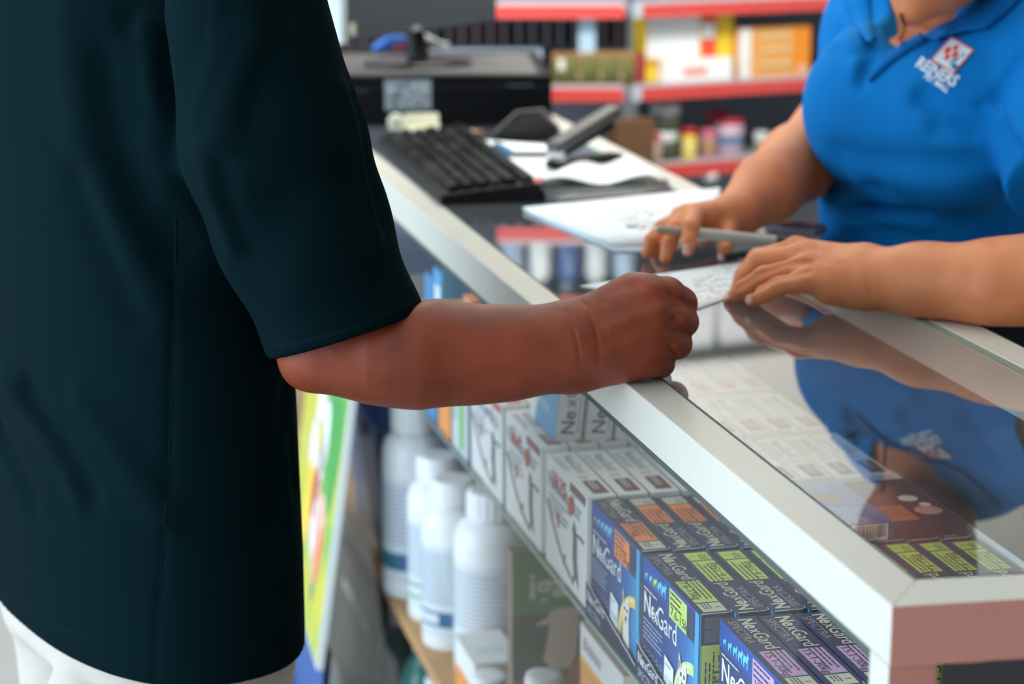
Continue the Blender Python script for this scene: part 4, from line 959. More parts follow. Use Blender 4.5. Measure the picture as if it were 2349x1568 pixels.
loc_box('yellow_red_box', RB, (q1.x + q2.x) / 2, .045, LV[1] + .002, wy, .06, qt.z - LV[1], [M_y, (0, .60, .32, 1, M_wc), (.62, .80, .25, 1, M_rs), (.62, .78, .62, .85, M_wc), (.0, .6, .26, .36, mat('carton_mustard', (214, 160, 40), .5)), (.1, .5, .24, .29, M_rs)], 'white, red and yellow box on the middle shelf')
q1, q2 = lx(RB, 1525, 160, .008), lx(RB, 1680, 160, .008)
loc_box('white_red_carton', RB, (q1.x + q2.x) / 2, .008, LV[1] + .002, q2.x - q1.x, .03, .050, [M_wc, (.28, .62, .3, .62, mat('print_coral', (232, 150, 134), .5))], 'low white carton with a coral red panel before the yellow box')
q1, q2 = lx(RB, 1445, 150, .03), lx(RB, 1485, 150, .03)
loc_box('crimson_carton', RB, q1.x + .024, .04, LV[1] + .002, .036, .05, .062, [mat('carton_crimson', (170, 60, 60), .5, noise=.4, nscale=60)], 'small crimson carton left of the yellow box')
q1, q2 = lx(RB, 1700, 155, .02), lx(RB, 1862, 155, .02); qt = lx(RB, 1780, 66, .02)
loc_box('amber_box', RB, (q1.x + q2.x) / 2, .03, LV[1] + .002, q2.x - q1.x, .07, qt.z - LV[1], [mat('carton_amber', (236, 168, 92), .5), (0, .16, 0, 1, M_wc), (.76, 1, 0, 1, mat('carton_tangerine', (244, 146, 40), .5)), (.3, .74, .78, .88, mat('print_buff', (232, 196, 140), .5)), (.3, .74, .5, .6, mat('print_buff', (232, 196, 140), .5)), (.3, .74, .2, .3, mat('print_buff', (232, 196, 140), .5)), (.82, .96, .03, .2, mat('print_blush', (240, 190, 160), .5))], 'amber and orange box with a white end on the middle shelf')
# jars on the lower shelf
def jar(x, y, r, h, cap, body, capm, label, band=None, dep=.03, base=None, group='jars on the lower shelf'):
    q = lx(RB, x, y, dep); c = RB @ Vector((q.x, dep + r, (LV[0] + .0012) if base is None else base))
    root = empty('pill_jar', c, label, 'jar', group)
    b = MB(); b.lathe([(r * .96, 0), (r, .003), (r, h - cap - .004), (r * .86, h - cap)], body, 20, tuple(c))
    b.build('jar_body', root)
    b = MB(); b.lathe([(r * .92, h - cap), (r * .96, h - cap + .002), (r * .96, h - .003), (r * .86, h)], capm, 20, tuple(c)); b.build('lid', root)
    if band:
        b = MB(); b.lathe([(r * 1.01, h * .25), (r * 1.01, h * .55)], band, 20, tuple(c)); b.build('jar_label', root)
    return c, h
M_olive = mat('jar_olive', (72, 80, 66), .3); M_rcap = mat('lid_red', (190, 44, 48), .4); M_wcap = mat('lid_white', (220, 226, 224), .4); M_pk = mat('jar_pink', (196, 128, 146), .4); M_ylw = mat('jar_yellow', (234, 208, 80), .4)
c1, h1 = jar(1540, 345, .033, .062, .022, M_olive, M_wcap, 'olive jar with a white lid under another jar')
jar(1542, 345, .034, .060, .024, M_olive, M_wcap, 'olive jar with a wide white lid stacked on top', base=c1.z + h1 + .001)
jar(1511, 350, .012, .062, .014, mat('jar_sage', (180, 160, 140), .4), M_rcap, 'thin jar with a red lid at the left end', dep=.012)
jar(1590, 350, .017, .068, .014, M_ylw, M_rcap, 'yellow jar with a red lid', band=mat('jar_band_cream', (240, 226, 150), .4), dep=.015)
jar(1634, 348, .020, .060, .014, M_pk, mat('lid_rose', (206, 110, 130), .4), 'small pink jar with a rose lid', band=mat('jar_band_khaki', (170, 150, 90), .4))
jar(1688, 348, .034, .080, .012, mat('jar_lilac', (206, 176, 192), .4), mat('lid_crimson', (206, 50, 60), .4), 'large lilac jar with a crimson lid', band=mat('jar_band_blue', (110, 140, 170), .4), dep=.035)
jar(1660, 345, .028, .086, .016, mat('jar_maroon', (130, 50, 60), .4), M_rcap, 'dark red jar behind the lilac jar', dep=.11)
jar(1755, 340, .018, .045, .02, mat('jar_khaki', (150, 146, 116), .4), M_wcap, 'khaki jar with a round white lid at the right end', dep=.04)
q = lx(RB, 1456, 330, .0); bx = MB(); q1, q2 = lx(RB, 1412, 340, -.10), lx(RB, 1502, 340, -.10)
loc_box('brown_carton', RB, (q1.x + q2.x) / 2 + .0, -.10, .0, q2.x - q1.x, .04, lx(RB, 1456, 276, -.10).z, [mat('brown_card', (104, 72, 46), .7, noise=.15, nscale=10)], 'tall brown cardboard panel standing left of the jars', 'panel')
k = MB(); q = lx(RB, 1640, 398, -.01); k.lathe([(.016, 0), (.018, .006), (.018, .016), (.012, .02)], M_wcap, 16, tuple(RB @ Vector((q.x, .012, LV[0] - .046)))); tag(k.build('shelf_clip'), 'round white clip hanging under the lower shelf', 'clip')
# stock above the frame, seen mirrored in the glass top
for i in range(9):
    q = RA @ Vector((-.50 + .062 * i, .05, LV[3] + .001)); c = [(150, 170, 190), (210, 214, 210), (60, 90, 140), (200, 206, 204)][i % 4]
    root = empty('spray_bottle', q, 'pale spray bottle on the top shelf of the grid unit', 'bottle', 'bottles on the top shelf')
    MB().lathe([(.024, 0), (.025, .004), (.025, .085), (.012, .100), (.012, .105)], mat('bottle_pale_%d' % (i % 4), c, .35), 18, tuple(q)).build('bottle_body', root)
    MB().lathe([(.014, .103), (.014, .122), (.009, .125)], M_wcap, 16, tuple(q)).build('cap', root)
for i in range(5):
    loc_box('white_carton', RB, .16 + .17 * i, .04, LV[4] + .001, .15, .12, .12, [M_wc, (.1, .9, .1, .3, M_lbl)], 'white carton on the top shelf behind the clerk', 'box', 'white cartons on the top shelf')
loc_box('red_carton', RB, lx(RB, 1850, 100, .02).x, .02, LV[4] + .001, .09, .014, .13, [mat('carton_red', (190, 58, 64), .5)], 'flat red carton standing before the white cartons on the top shelf')

# ------------------------------------------------------------------ people
def skin(name, rgb, deep, rough=.5, sss=.12, bscale=900):
    m = mat(name, rgb, rough, noise=0, bump=.25, bscale=bscale, sss=sss)
    nt = m.node_tree; b = nt.nodes['Principled BSDF']
    tc = nt.nodes.new('ShaderNodeTexCoord'); n = nt.nodes.new('ShaderNodeTexNoise'); n.inputs['Scale'].default_value = 22; n.inputs['Detail'].default_value = 4
    nt.links.new(tc.outputs['Object'], n.inputs['Vector'])
    mx = nt.nodes.new('ShaderNodeMix'); mx.data_type = 'RGBA'; mx.inputs[6].default_value = lin(deep); mx.inputs[7].default_value = lin(rgb)
    mr = nt.nodes.new('ShaderNodeMapRange'); mr.inputs[1].default_value = .3; mr.inputs[2].default_value = .65
    nt.links.new(n.outputs['Fac'], mr.inputs[0]); nt.links.new(mr.outputs[0], mx.inputs[0]); nt.links.new(mx.outputs[2], b.inputs['Base Color'])
    return m
M_skd = skin('deep_brown_skin', (138, 59, 28), (108, 42, 18), .50, .04)
M_skt = skin('tan_skin', (226, 142, 92), (208, 120, 74), .5, .12)
M_nail = mat('nail', (236, 188, 170), .25)
def cloth(name, rgb, bump=.25, sheen=.1, spec=.25):
    return mat(name, rgb, .85, noise=.08, nscale=30, bump=bump, bscale=1400, spec=spec, sheen=sheen)
M_polo = cloth('dark_teal_polo', (5, 24, 28), sheen=0, spec=.02); M_blue = cloth('royal_blue_polo', (0, 116, 190), sheen=0, spec=.15); M_trou = cloth('cream_trousers', (188, 181, 170))
M_trou2 = cloth('navy_trousers', (30, 36, 50)); M_hair = mat('black_hair', (24, 20, 18), .5, bump=.6, bscale=300)

# ---------- customer: back and right flank to the camera, right arm on the counter
DA = 1.905
def A_(x, y, r, d=0.0): return (P(x, y, DA + d), S(r, DA))
SH = A_(585, 70, 120, -.02); EL = A_(738, 790, 88)
CPH = math.radians(32.7)
CG = RR * math.cos(CPH) + FH * math.sin(CPH); CS = RR * math.sin(CPH) - FH * math.cos(CPH)      # facing, own right side
CTR = LD(-.386, 2.138, 0)
def rings(p, secs, ctr, g, s):
    """stack of oval sections: (z, half depth, half width, shift forward, shift right)"""
    zs = [q[0] for q in secs]; z = p[:, 2]
    a = np.interp(z, zs, [q[1] for q in secs]); b = np.interp(z, zs, [q[2] for q in secs])
    c = np.interp(z, zs, [q[3] for q in secs]); d = np.interp(z, zs, [q[4] for q in secs])
    q = p - _v(ctr); x = q @ _v(g) - c; y = q @ _v(s) - d
    e = 2.35
    k = (np.abs(x / a) ** e + np.abs(y / b) ** e) ** (1 / e)
    r = np.sqrt(x * x + y * y)
    return (r - r / np.maximum(k, 1e-5)) * .9
CSEC = [(.60, .127, .253, 0, 0), (.80, .127, .253, 0, 0), (.95, .126, .246, 0, 0), (1.10, .126, .240, -.002, 0), (1.22, .122, .230, -.006, .0), (1.32, .108, .212, -.014, 0), (1.40, .085, .165, -.02, -.01), (1.46, .06, .07, -.02, -.0), (1.6, .055, .06, -.02, 0)]
hem_z = P(435, 1590, 1.90).z
SLV = [A_(566, 30, 184, -.015), A_(628, 330, 207, -.012), A_(692, 520, 198, -.004), A_(797, 772, 181, .004), A_(837, 872, 176, .008)]
sl_o = P(796, 766, DA); sl_n = (RR * .30 - CU * .95 + CF * .10)
_cf = {}
def cshirt0(p):
    t = rings(p, CSEC, CTR, CG, CS)
    t = smax(t, hem_z - p[:, 2], .004)
    s = chain(p, SLV, .02)
    s = smax(s, plane(p, sl_o, sl_n), .003)
    d = smin(t, s, .016)
    lsh = chain(p, [(CTR + CS * -.19 + ZZ * 1.30 + CG * -.02, .075), (CTR + CS * -.265 + ZZ * 1.14 + CG * .0, .072), (CTR + CS * -.282 + ZZ * 1.07 + CG * .01, .066)], .04)
    return smin(d, lsh, .03)
def folds(base, specs, d0=1.2, d1=3.6):
    out = []
    for pix, w, amp in specs:
        pts, _ = march(base, pix, d0, d1); out.append((pts, w, amp))
    return out
# (pixel polyline, width, height): + is a ridge, - a valley
CF_ = folds(cshirt0, [
    
    
     ([(500, 0), (492, 60), (497, 120)], .0035, 0.0037),
    
    ([(300, 120), (330, 240), (390, 380)], .022, 0.0119), ([(250, 150), (270, 330), (330, 480), (390, 560)], .022, -0.0136),
    ([(160, 60), (190, 300), (260, 520), (330, 700)], .03, 0.0102), ([(180, 420), (240, 560), (310, 720)], .020, -0.0119),
    ([(20, 880), (80, 960), (150, 1060), (185, 1140)], .014, 0.0102), ([(60, 900), (130, 1000), (200, 1120)], .016, -0.0153), ([(190, 920), (260, 1010), (330, 1120), (375, 1180)], .018, 0.0085),
    ([(0, 1000), (40, 1080), (70, 1150)], .014, -0.0102), ([(400, 520), (398, 700), (394, 900), (388, 1100), (372, 1290), (352, 1560)], .0035, -0.0037),
     ([(590, 90), (545, 190), (505, 310)], .018, 0.0102), ([(640, 480), (610, 560), (580, 640)], .03, -0.0085),
    ([(780, 200), (815, 330), (838, 450), (862, 560)], .010, 0.0059), ([(820, 230), (845, 350), (880, 500)], .012, -0.0068),
    ([(660, 900), (640, 1050), (630, 1200)], .016, -0.0085), ([(685, 880), (672, 1000), (678, 1120)], .008, -0.0068),
    ([(330, 60), (348, 150), (362, 230), (372, 330)], .012, .008), ([(300, 40), (318, 160), (338, 270)], .014, -.009), ([(362, 150), (374, 230), (384, 320)], .007, -.006), ([(520, 90), (480, 180), (452, 270)], .010, .005), ([(470, 340), (490, 450), (530, 560)], .012, .006), ([(505, 380), (525, 480), (560, 580)], .012, -.005), ([(640, 40), (600, 150), (570, 260)], .014, -.005),
])
def disp(p, d, fs, near=.05):
    m = np.abs(d) < near
    if m.any():
        q = p[m]; a = np.zeros(len(q), np.float32)
        for pts, w, amp in fs: a += amp * np.exp(-(polyd(q, pts) / w) ** 2)
        d = d.copy(); d[m] -= a
    return d
def stitch_add(m, o, n, offs, wid=.0008, dark=.55):
    """A sewn hem line at fixed distances from the hem plane."""
    nt = m.node_tree; b = nt.nodes['Principled BSDF']
    geo = nt.nodes.new('ShaderNodeNewGeometry'); 
    def V(op, a, bb):
        k = nt.nodes.new('ShaderNodeVectorMath'); k.operation = op; nt.links.new(a, k.inputs[0]); k.inputs[1].default_value = bb; return k
    return geo
def cshirt(p): return disp(p, cshirt0(p), CF_)
def carm0(p):
    W = A_(1298, 797, 90, .012)
    fore = chain(p, [A_(744, 793, 80), A_(850, 800, 112), A_(965, 808, 117), A_(1100, 813, 100, .004), A_(1200, 806, 91, .008), W], .028)
    fore = smin(fore, rc(p, *A_(748, 765, 0)[:1], A_(692, 846, 0)[0], S(78, DA), S(25, DA)), .03)
    fore = smax(fore, -plane(p, sl_o, sl_n) - .008, .006)      # inside the sleeve the arm is slim
    up = rc(p, SH[0], EL[0], S(118, DA), S(90, DA))
    d = smin(fore, up, .03)
    wr = A_(1310, 795, 0, .014)[0]
    palm = None
    for a, b, ra, rb in ((A_(1318, 760, 0, .014)[0], A_(1485, 680, 0, .012)[0], 66, 44), (A_(1315, 790, 0, .012)[0], A_(1500, 720, 0, .008)[0], 74, 45), (A_(1318, 810, 0, .012)[0], A_(1492, 776, 0, .010)[0], 72, 46), (A_(1325, 820, 0, .014)[0], A_(1478, 822, 0, .014)[0], 64, 44),
                         (A_(1330, 760, 0, .02)[0], A_(1452, 674, 0, .022)[0], 58, 51), (A_(1345, 826, 0, .02)[0], A_(1440, 832, 0, .022)[0], 58, 42)):
        e = rc(p, a, b, S(ra, DA), S(rb, DA)); palm = e if palm is None else smin(palm, e, .016)
    d = smin(d, palm, .022)
    def fing(pts, k=.004): return chain(p, [A_(*q) for q in pts], k)
    idx = fing([(1480, 668, 40, .010), (1530, 676, 42, .018), (1560, 696, 40, .030), (1558, 704, 36, .062), (1515, 706, 33, .074)])
    mid = fing([(1500, 712, 38, .008), (1548, 727, 36, .014), (1567, 738, 36, .026), (1562, 744, 34, .060), (1515, 746, 31, .072)])
    rng = fing([(1490, 770, 40, .008), (1530, 782, 37, .012), (1552, 788, 36, .024), (1548, 792, 33, .056), (1500, 792, 30, .066)])
    pky = fing([(1470, 822, 36, .010), (1502, 830, 33, .014), (1516, 834, 32, .024), (1512, 836, 29, .050), (1470, 834, 27, .058)])
    F = np.minimum(np.minimum(idx, mid), np.minimum(rng, pky))
    F = smin(smin(idx, mid, .0022), smin(rng, pky, .0022), .0022)
    d = smin(d, F, .0055)
    th = fing([(1380, 735, 46, .045), (1440, 690, 42, .066), (1500, 700, 34, .088), (1540, 725, 29, .090)], .01)
    return smin(d, th, .008)
ca_f = folds(carm0, [([(1296, 712), (1312, 745), (1326, 790), (1330, 840)], .0016, -.0012), ([(1302, 708), (1322, 745)], .0014, -.0008), ([(1335, 690), (1360, 735), (1371, 780), (1374, 840)], .0018, -.0011), ([(1345, 695), (1375, 745)], .0014, -.0008),
                     ([(1400, 690), (1470, 668), (1510, 660)], .006, .0016), ([(1400, 750), (1470, 720), (1520, 708)], .005, .0016), ([(1400, 800), (1480, 772), (1530, 770)], .005, .0015), ([(1445, 655), (1475, 668), (1500, 685)], .005, -.0012),
                     ([(1536, 672), (1564, 689), (1594, 703)], .0024, -.0075), ([(1546, 732), (1564, 750), (1584, 766)], .0024, -.0075), ([(1538, 796), (1551, 815)], .0024, -.0065)])
def carm(p): return np.maximum(disp(p, carm0(p), ca_f, .03), 1.0011 - p[:, 2] - 10 * (p[:, 0] < -.004))
def cbody(p):
    t = np.maximum(np.maximum(p[:, 2] - 1.50, rings(p, [(q[0], q[1] - .013, q[2] - .013, q[3], q[4]) for q in CSEC], CTR, CG, CS)), .80 - p[:, 2])
    hp = CTR
    lg = None
    for s in (-1, 1):
        a = [(hp + CS * (.115 * s) + ZZ * .86, .080), (hp + CS * (.115 * s) + ZZ * .48 + CG * .01, .066), (hp + CS * (.112 * s) + ZZ * .10 - CG * .01, .045), (hp + CS * (.11 * s) + ZZ * .045 + CG * .11, .026)]
        e = chain(p, a, .03); lg = e if lg is None else np.minimum(lg, e)
    d = smin(t, lg, .03)
    la = chain(p, [(CTR + CS * -.20 + ZZ * 1.30, .055), (CTR + CS * -.285 + ZZ * 1.04 + CG * .01, .043), (CTR + CS * -.290 + ZZ * .80 + CG * .07, .029)], .02)
    lh = rc(p, CTR + CS * -.290 + ZZ * .79 + CG * .072, CTR + CS * -.288 + ZZ * .735 + CG * .090, .026, .030)
    for k, (o_, ln) in enumerate(((-.030, .062), (-.010, .078), (.011, .082), (.031, .074))):
        k0 = CTR + CS * -.287 + ZZ * .722 + CG * (.095 + o_)
        lh = smin(lh, chain(p, [(k0, .0115), (k0 - ZZ * ln * .55 + CG * .008, .0098), (k0 - ZZ * ln + CG * .004 + CS * .018, .008)], .003), .006)
    t0 = CTR + CS * -.280 + ZZ * .765 + CG * .104
    lh = smin(lh, chain(p, [(t0, .016), (t0 - ZZ * .035 + CG * .024 + CS * .012, .012), (t0 - ZZ * .065 + CG * .026 + CS * .022, .0095)], .004), .010)
    d = smin(d, smin(la, lh, .012), .02)
    hd = CTR + ZZ * 1.60 + CG * .02
    d = smin(d, rc(p, CTR + ZZ * 1.38 - CG * .01, hd - ZZ * .06, .062, .058), .02)
    d = smin(d, ell(p, hd + ZZ * .02, (.098, .076, .118), (CG, CS, ZZ)), .015)
    d = smin(d, ell(p, hd + CG * .095 - ZZ * .02, (.020, .014, .024), (CG, CS, ZZ)), .012)
    d = smin(d, ell(p, hd + CG * .070 - ZZ * .075, (.034, .044, .028), (CG, CS, ZZ)), .02)
    for s in (-1, 1): d = smin(d, ell(p, hd + CS * (.078 * s), (.020, .008, .030), (CG, CS, ZZ)), .006)
    return smin(d, rc(p, SH[0], EL[0], S(112, DA), S(84, DA)), .02)
def bbox(pts, m): 
    lo = [min(q[i] for q in pts) - m for i in range(3)]; hi = [max(q[i] for q in pts) + m for i in range(3)]; return lo, hi
lo1, hi1 = bbox([P(640, 600, DA - .03), P(640, 930, DA), P(1610, 610, DA + .09), P(1610, 880, DA), P(930, 800, DA + .05), P(930, 800, DA - .05)], .018)
lo3, hi3 = [CTR.x - .36, CTR.y - .40, -.01], [CTR.x + .40, CTR.y + .40, 1.80]
hl = CTR + CS * -.285 + ZZ * .70 + CG * .10
customer = sdf_obj('person', (lambda p: np.minimum(carm(p), cbody(p)), [lo3[0], lo3[1], lo3[2]], [hi1[0], hi3[1], hi3[2]], .010), M_skd, smooth=1, fine=[((lo1[d], hi1[d], .0016), (hl[d] - .07, hl[d] + .07, .004)) for d in range(3)])
tag(customer, 'person in dark teal polo shirt, back to the camera, closed fist resting on the counter', 'person')
los, his = [CTR.x - .34, CTR.y - .40, hem_z - .02], [CTR.x + .42, CTR.y + .36, 1.46]
polo = sdf_obj('polo_shirt', (lambda p: np.maximum(cshirt(p), p[:, 2] - 1.45), los, his, .0038), M_polo, customer, smooth=1)
polo['label'] = 'dark teal short-sleeved polo shirt'
def strip_on(name, fn, pix, r, m, parent, lift=0, n=6, closed=False):
    pts, rs = march(fn, pix)
    return MB().tube([q - v * lift for q, v in zip(pts, rs)], r, m, n).build(name, parent)
def dens(pix, k=6):
    o = []
    for (x0, y0), (x1, y1) in zip(pix, pix[1:]):
        for i in range(k): o.append((x0 + (x1 - x0) * i / k, y0 + (y1 - y0) * i / k))
    return o + [pix[-1]]
M_thr = cloth('polo_thread', (15, 34, 38), sheen=0, spec=.03)
for k, pix in enumerate(([(632, 792), (690, 783), (760, 765), (830, 742), (900, 712), (948, 688)], [(633, 797), (691, 788), (761, 770), (831, 747), (901, 717), (949, 693)])):
    strip_on('hem_stitching', cshirt, dens(pix), .0006, M_thr, polo, .0003)
strip_on('side_seam', cshirt, dens([(403, 500), (402, 700), (398, 860), (390, 1000), (386, 1100), (370, 1290), (352, 1560)]), .0006, M_thr, polo, .0002)
strip_on('hem_stitching', cshirt, dens([(0, 1350), (60, 1390), (130, 1432), (220, 1470)]), .0006, M_thr, polo, .0003)
def ctrou(p):
    t = rings(p, [(.3, .112, .225, 0, 0), (.70, .116, .232, 0, 0), (.76, .108, .222, 0, 0), (.90, .10, .20, 0, 0)], CTR, CG, CS)
    t = smax(t, .66 - p[:, 2], .03)
    lg = None
    for s in (-1, 1):
        a = [(CTR + CS * (.115 * s) + ZZ * .76, .098), (CTR + CS * (.115 * s) + ZZ * .46 + CG * .01, .092), (CTR + CS * (.112 * s) + ZZ * .08 - CG * .01, .080)]
        e = chain(p, a, .03); lg = e if lg is None else smin(lg, e, .01)
    d = smin(t, lg, .03)
    pk = ell(p, CTR + CS * .10 - CG * .115 + ZZ * .60, (.03, .07, .09), (CG, CS, ZZ))
    d = smin(d, pk, .02)
    return np.maximum(np.maximum(d, p[:, 2] - .88), .07 - p[:, 2])
tr = sdf_obj('trousers', (ctrou, [CTR.x - .32, CTR.y - .32, .06], [CTR.x + .32, CTR.y + .32, .90], .007), M_trou, customer); tr['label'] = 'cream trousers'
def chair(p):
    hd = CTR + ZZ * 1.60 + CG * .02
    return np.maximum(ell(p, hd + ZZ * .035 - CG * .012, (.102, .084, .118), (CG, CS, ZZ)), -ell(p, hd + CG * .10 - ZZ * .03, (.07, .12, .10), (CG, CS, ZZ)))
sdf_obj('hair', (chair, [CTR.x - .16, CTR.y - .16, 1.45], [CTR.x + .16, CTR.y + .16, 1.80], .006), M_hair, customer)
for s in (-1, 1):
    c = CTR + CS * (.112 * s) + CG * .05
    sh = MB(); 
    M = Matrix.Translation((c.x, c.y, 0)) @ Matrix.Rotation(math.atan2(CG.y, CG.x), 4, 'Z')
    sh.add([M @ Vector(v) for v in ((-.11, -.04, .001), (.15, -.045, .001), (.15, .045, .001), (-.11, .04, .001), (-.11, -.04, .085), (.02, -.045, .085), (.14, -.04, .04), (.14, .04, .04), (.02, .045, .085), (-.11, .04, .085))],
           [(0, 3, 2, 1), (0, 1, 6, 5, 4), (3, 9, 8, 7, 2), (1, 2, 7, 6), (4, 5, 8, 9), (5, 6, 7, 8), (0, 4, 9, 3)], M_dark); sh.build('shoe', customer, bevel=.012)

# ---------- clerk: leaning on the back rail, head bowed just above the frame
def V_(x, y, r, D): return (P(x, y, D), S(r, D))
VU = (RR * .59 - FH * .81).normalized(); VG = (-RR * .81 - FH * .59).normalized()     # toward own left, facing
VUP = (ZZ + VG * .16).normalized()
AXV = (VU, VG, ZZ)
VR_SH, VL_SH = P(2050, 50, 2.80), P(2440, 175, 2.50)
def vtorso0(p):
    d = ell(p, P(2165, 560, 2.70), (.172, .135, .24), AXV)
    d = smin(d, ell(p, P(2130, 330, 2.74), (.165, .115, .15), AXV), .05)
    d = smin(d, ell(p, P(2150, 140, 2.74), (.175, .095, .12), AXV), .06)
    d = smin(d, ell(p, P(2092, 258, 2.60), (.128, .092, .100), AXV), .055)
    d = smin(d, ell(p, P(1990, 240, 2.635), (.068, .070, .078)), .06)
    d = smin(d, ell(p, P(2235, 300, 2.51), (.075, .080, .082)), .07)
    d = smin(d, chain(p, [(VR_SH, .075), (P(2120, -10, 2.74), .070), (P(2290, 10, 2.62), .070), (VL_SH, .082)], .03), .05)
    # sleeves
    sr = chain(p, [(VR_SH, .074), (P(2032, 70, 2.83), .072), (P(2016, 108, 2.845), .069)], .02)
    sr = smax(sr, plane(p, P(1950, 122, 2.85), (P(1950, 122, 2.85) - P(1995, -60, 2.82))), .003)
    d = smin(d, sr, .02)
    sl = chain(p, [(VL_SH, .084), (P(2470, 330, 2.40), .082), (P(2490, 460, 2.34), .082)], .03)
    sl = smax(sl, plane(p, P(2480, 420, 2.36), (P(2490, 460, 2.34) - P(2440, 175, 2.50))), .003)
    return smin(d, sl, .016)
VF_ = folds(vtorso0, [
    ([(2120, 216), (2180, 245), (2240, 282), (2290, 312)], .013, -0.0380), ([(2150, 292), (2220, 300), (2290, 318)], .012, -0.0140), ([(2130, 200), (2200, 228), (2280, 270)], .014, 0.0056),
    ([(2349, 120), (2310, 180), (2285, 225), (2292, 290), (2325, 350)], .008, -0.0130), ([(2250, 245), (2300, 290), (2335, 330)], .007, -0.0070), ([(2240, 290), (2300, 300), (2340, 325)], .008, 0.0056),
    ([(1950, 490), (2040, 478), (2090, 480), (2120, 490)], .007, -0.0168), ([(1940, 508), (2040, 500), (2120, 514)], .009, 0.0098), ([(1970, 420), (2030, 455), (2080, 475)], .014, 0.0056),
    ([(1930, 352), (2000, 372), (2100, 375), (2220, 372), (2330, 355)], .020, -0.0084), ([(1900, 440), (1960, 425), (2020, 430)], .012, -0.0042),
    ([(2000, 60), (2005, 110), (1992, 150), (1978, 185)], .008, -0.0168), ([(2040, 110), (2010, 150), (1990, 180)], .006, 0.0056), ([(1930, 40), (1950, 100), (1965, 150)], .014, 0.0056),
    ([(1915, 110), (1950, 130), (1985, 120)], .008, -0.0056)])
neckline = [(1990, -30), (2012, 40), (2030, 86), (2072, 92), (2110, 72), (2180, 52), (2240, 20), (2270, -30)]
def vneck(p):
    # the open neck of the polo: a wedge carved toward the throat
    q = P(2110, 10, 2.60)
    return chain(p, [(P(2150, -60, 2.66), .062), (P(2105, 10, 2.60), .050), (P(2040, 66, 2.56), .022), (P(1999, 150, 2.54), .006)], .02)
def vshirt(p): return smax(disp(p, vtorso0(p), VF_), -vneck(p), .004)
HC = P(2145, -264, 2.51)           # centre of the bowed head
HG = (VG * .86 - ZZ * .50).normalized(); HU = (ZZ * .86 + VG * .50).normalized(); HS = VU
def vbody(p):
    d = vtorso0(p) + .017
    d = smin(d, rc(p, P(2165, 60, 2.68), HC - HU * .06 - HG * .02, .056, .054), .03)
    d = smin(d, ell(p, HC + HU * .02, (.080, .100, .118), (HS, HG, HU)), .02)
    d = smin(d, ell(p, HC + HG * .046 - HU * .078, (.058, .056, .052), (HS, HG, HU)), .03)
    d = smin(d, ell(p, HC + HG * .088 - HU * .105, (.024, .022, .018), (HS, HG, HU)), .02)       # chin
    d = smin(d, ell(p, HC + HG * .104 - HU * .020, (.015, .024, .028), (HS, HG, HU)), .012)      # nose
    d = smin(d, ell(p, HC + HG * .096 - HU * .064, (.024, .012, .006), (HS, HG, HU)), .004)      # lips
    d = smin(d, ell(p, HC + HG * .093 - HU * .076, (.020, .012, .006), (HS, HG, HU)), .004)
    d = smin(d, ell(p, HC - HU * .100 + HG * .02, (.05, .05, .03), (HS, HG, HU)), .03)           # soft underchin
    for s in (-1, 1):
        d = smin(d, ell(p, HC + HS * (.081 * s) - HU * .01, (.010, .020, .032), (HS, HG, HU)), .008)
        d = smin(d, ell(p, HC + HS * (.032 * s) + HG * .088 + HU * .008, (.014, .008, .008), (HS, HG, HU)), .006)
    return d
# right arm (her right, on the left of the picture), hand with the pen
def varmR0(p):
    W = (P(1688, 492, 2.56), S(56, 2.56))
    up = chain(p, [(VR_SH, .060), (P(1962, 150, 2.83), S(74, 2.83)), (P(1904, 300, 2.78), S(72, 2.78))], .03)
    fo = chain(p, [(P(1888, 314, 2.78), S(76, 2.78)), (P(1830, 374, 2.71), S(88, 2.71)), (P(1760, 432, 2.63), S(78, 2.63)), W], .016)
    d = smin(up, fo, .03)
    K = [(P(1592, 494, 2.505), 25), (P(1576, 492, 2.515), 25), (P(1562, 498, 2.53), 24), (P(1556, 508, 2.545), 22)]
    palm = None
    for k, (q, r) in enumerate(K):
        e = rc(p, P(1678 + 4 * k, 492 + 4 * k, 2.55 + .004 * k), q, S(38, 2.55), S(r, 2.52)); palm = e if palm is None else smin(palm, e, .010)
    palm = smin(palm, ell(p, P(1650, 512, 2.545), (S(46, 2.54), .024, S(30, 2.54)), (RR, FH, ZZ)), .012)
    d = smin(d, palm, .014)
    def fg(pts): return chain(p, [V_(*q) for q in pts], .004)
    i1 = fg([(1592, 494, 24, 2.500), (1583, 522, 20, 2.455), (1580, 552, 17, 2.443), (1577, 577, 12.5, 2.446)])
    i2 = fg([(1576, 494, 24, 2.515), (1548, 524, 20, 2.482), (1534, 562, 19, 2.470), (1527, 592, 15, 2.458)])
    i3 = fg([(1562, 500, 22, 2.53), (1518, 524, 19, 2.495), (1496, 552, 18, 2.48), (1485, 580, 14.5, 2.475)])
    i4 = fg([(1556, 510, 20, 2.545), (1528, 534, 17, 2.53), (1510, 566, 16, 2.515), (1500, 590, 13, 2.51)])
    F = smin(smin(i1, i2, .0015), smin(i3, i4, .0015), .0015)
    d = smin(d, F, .006)
    th = fg([(1672, 512, 28, 2.54), (1668, 545, 19, 2.50), (1662, 575, 16, 2.478), (1659, 592, 13, 2.474)])
    return smin(d, th, .009)
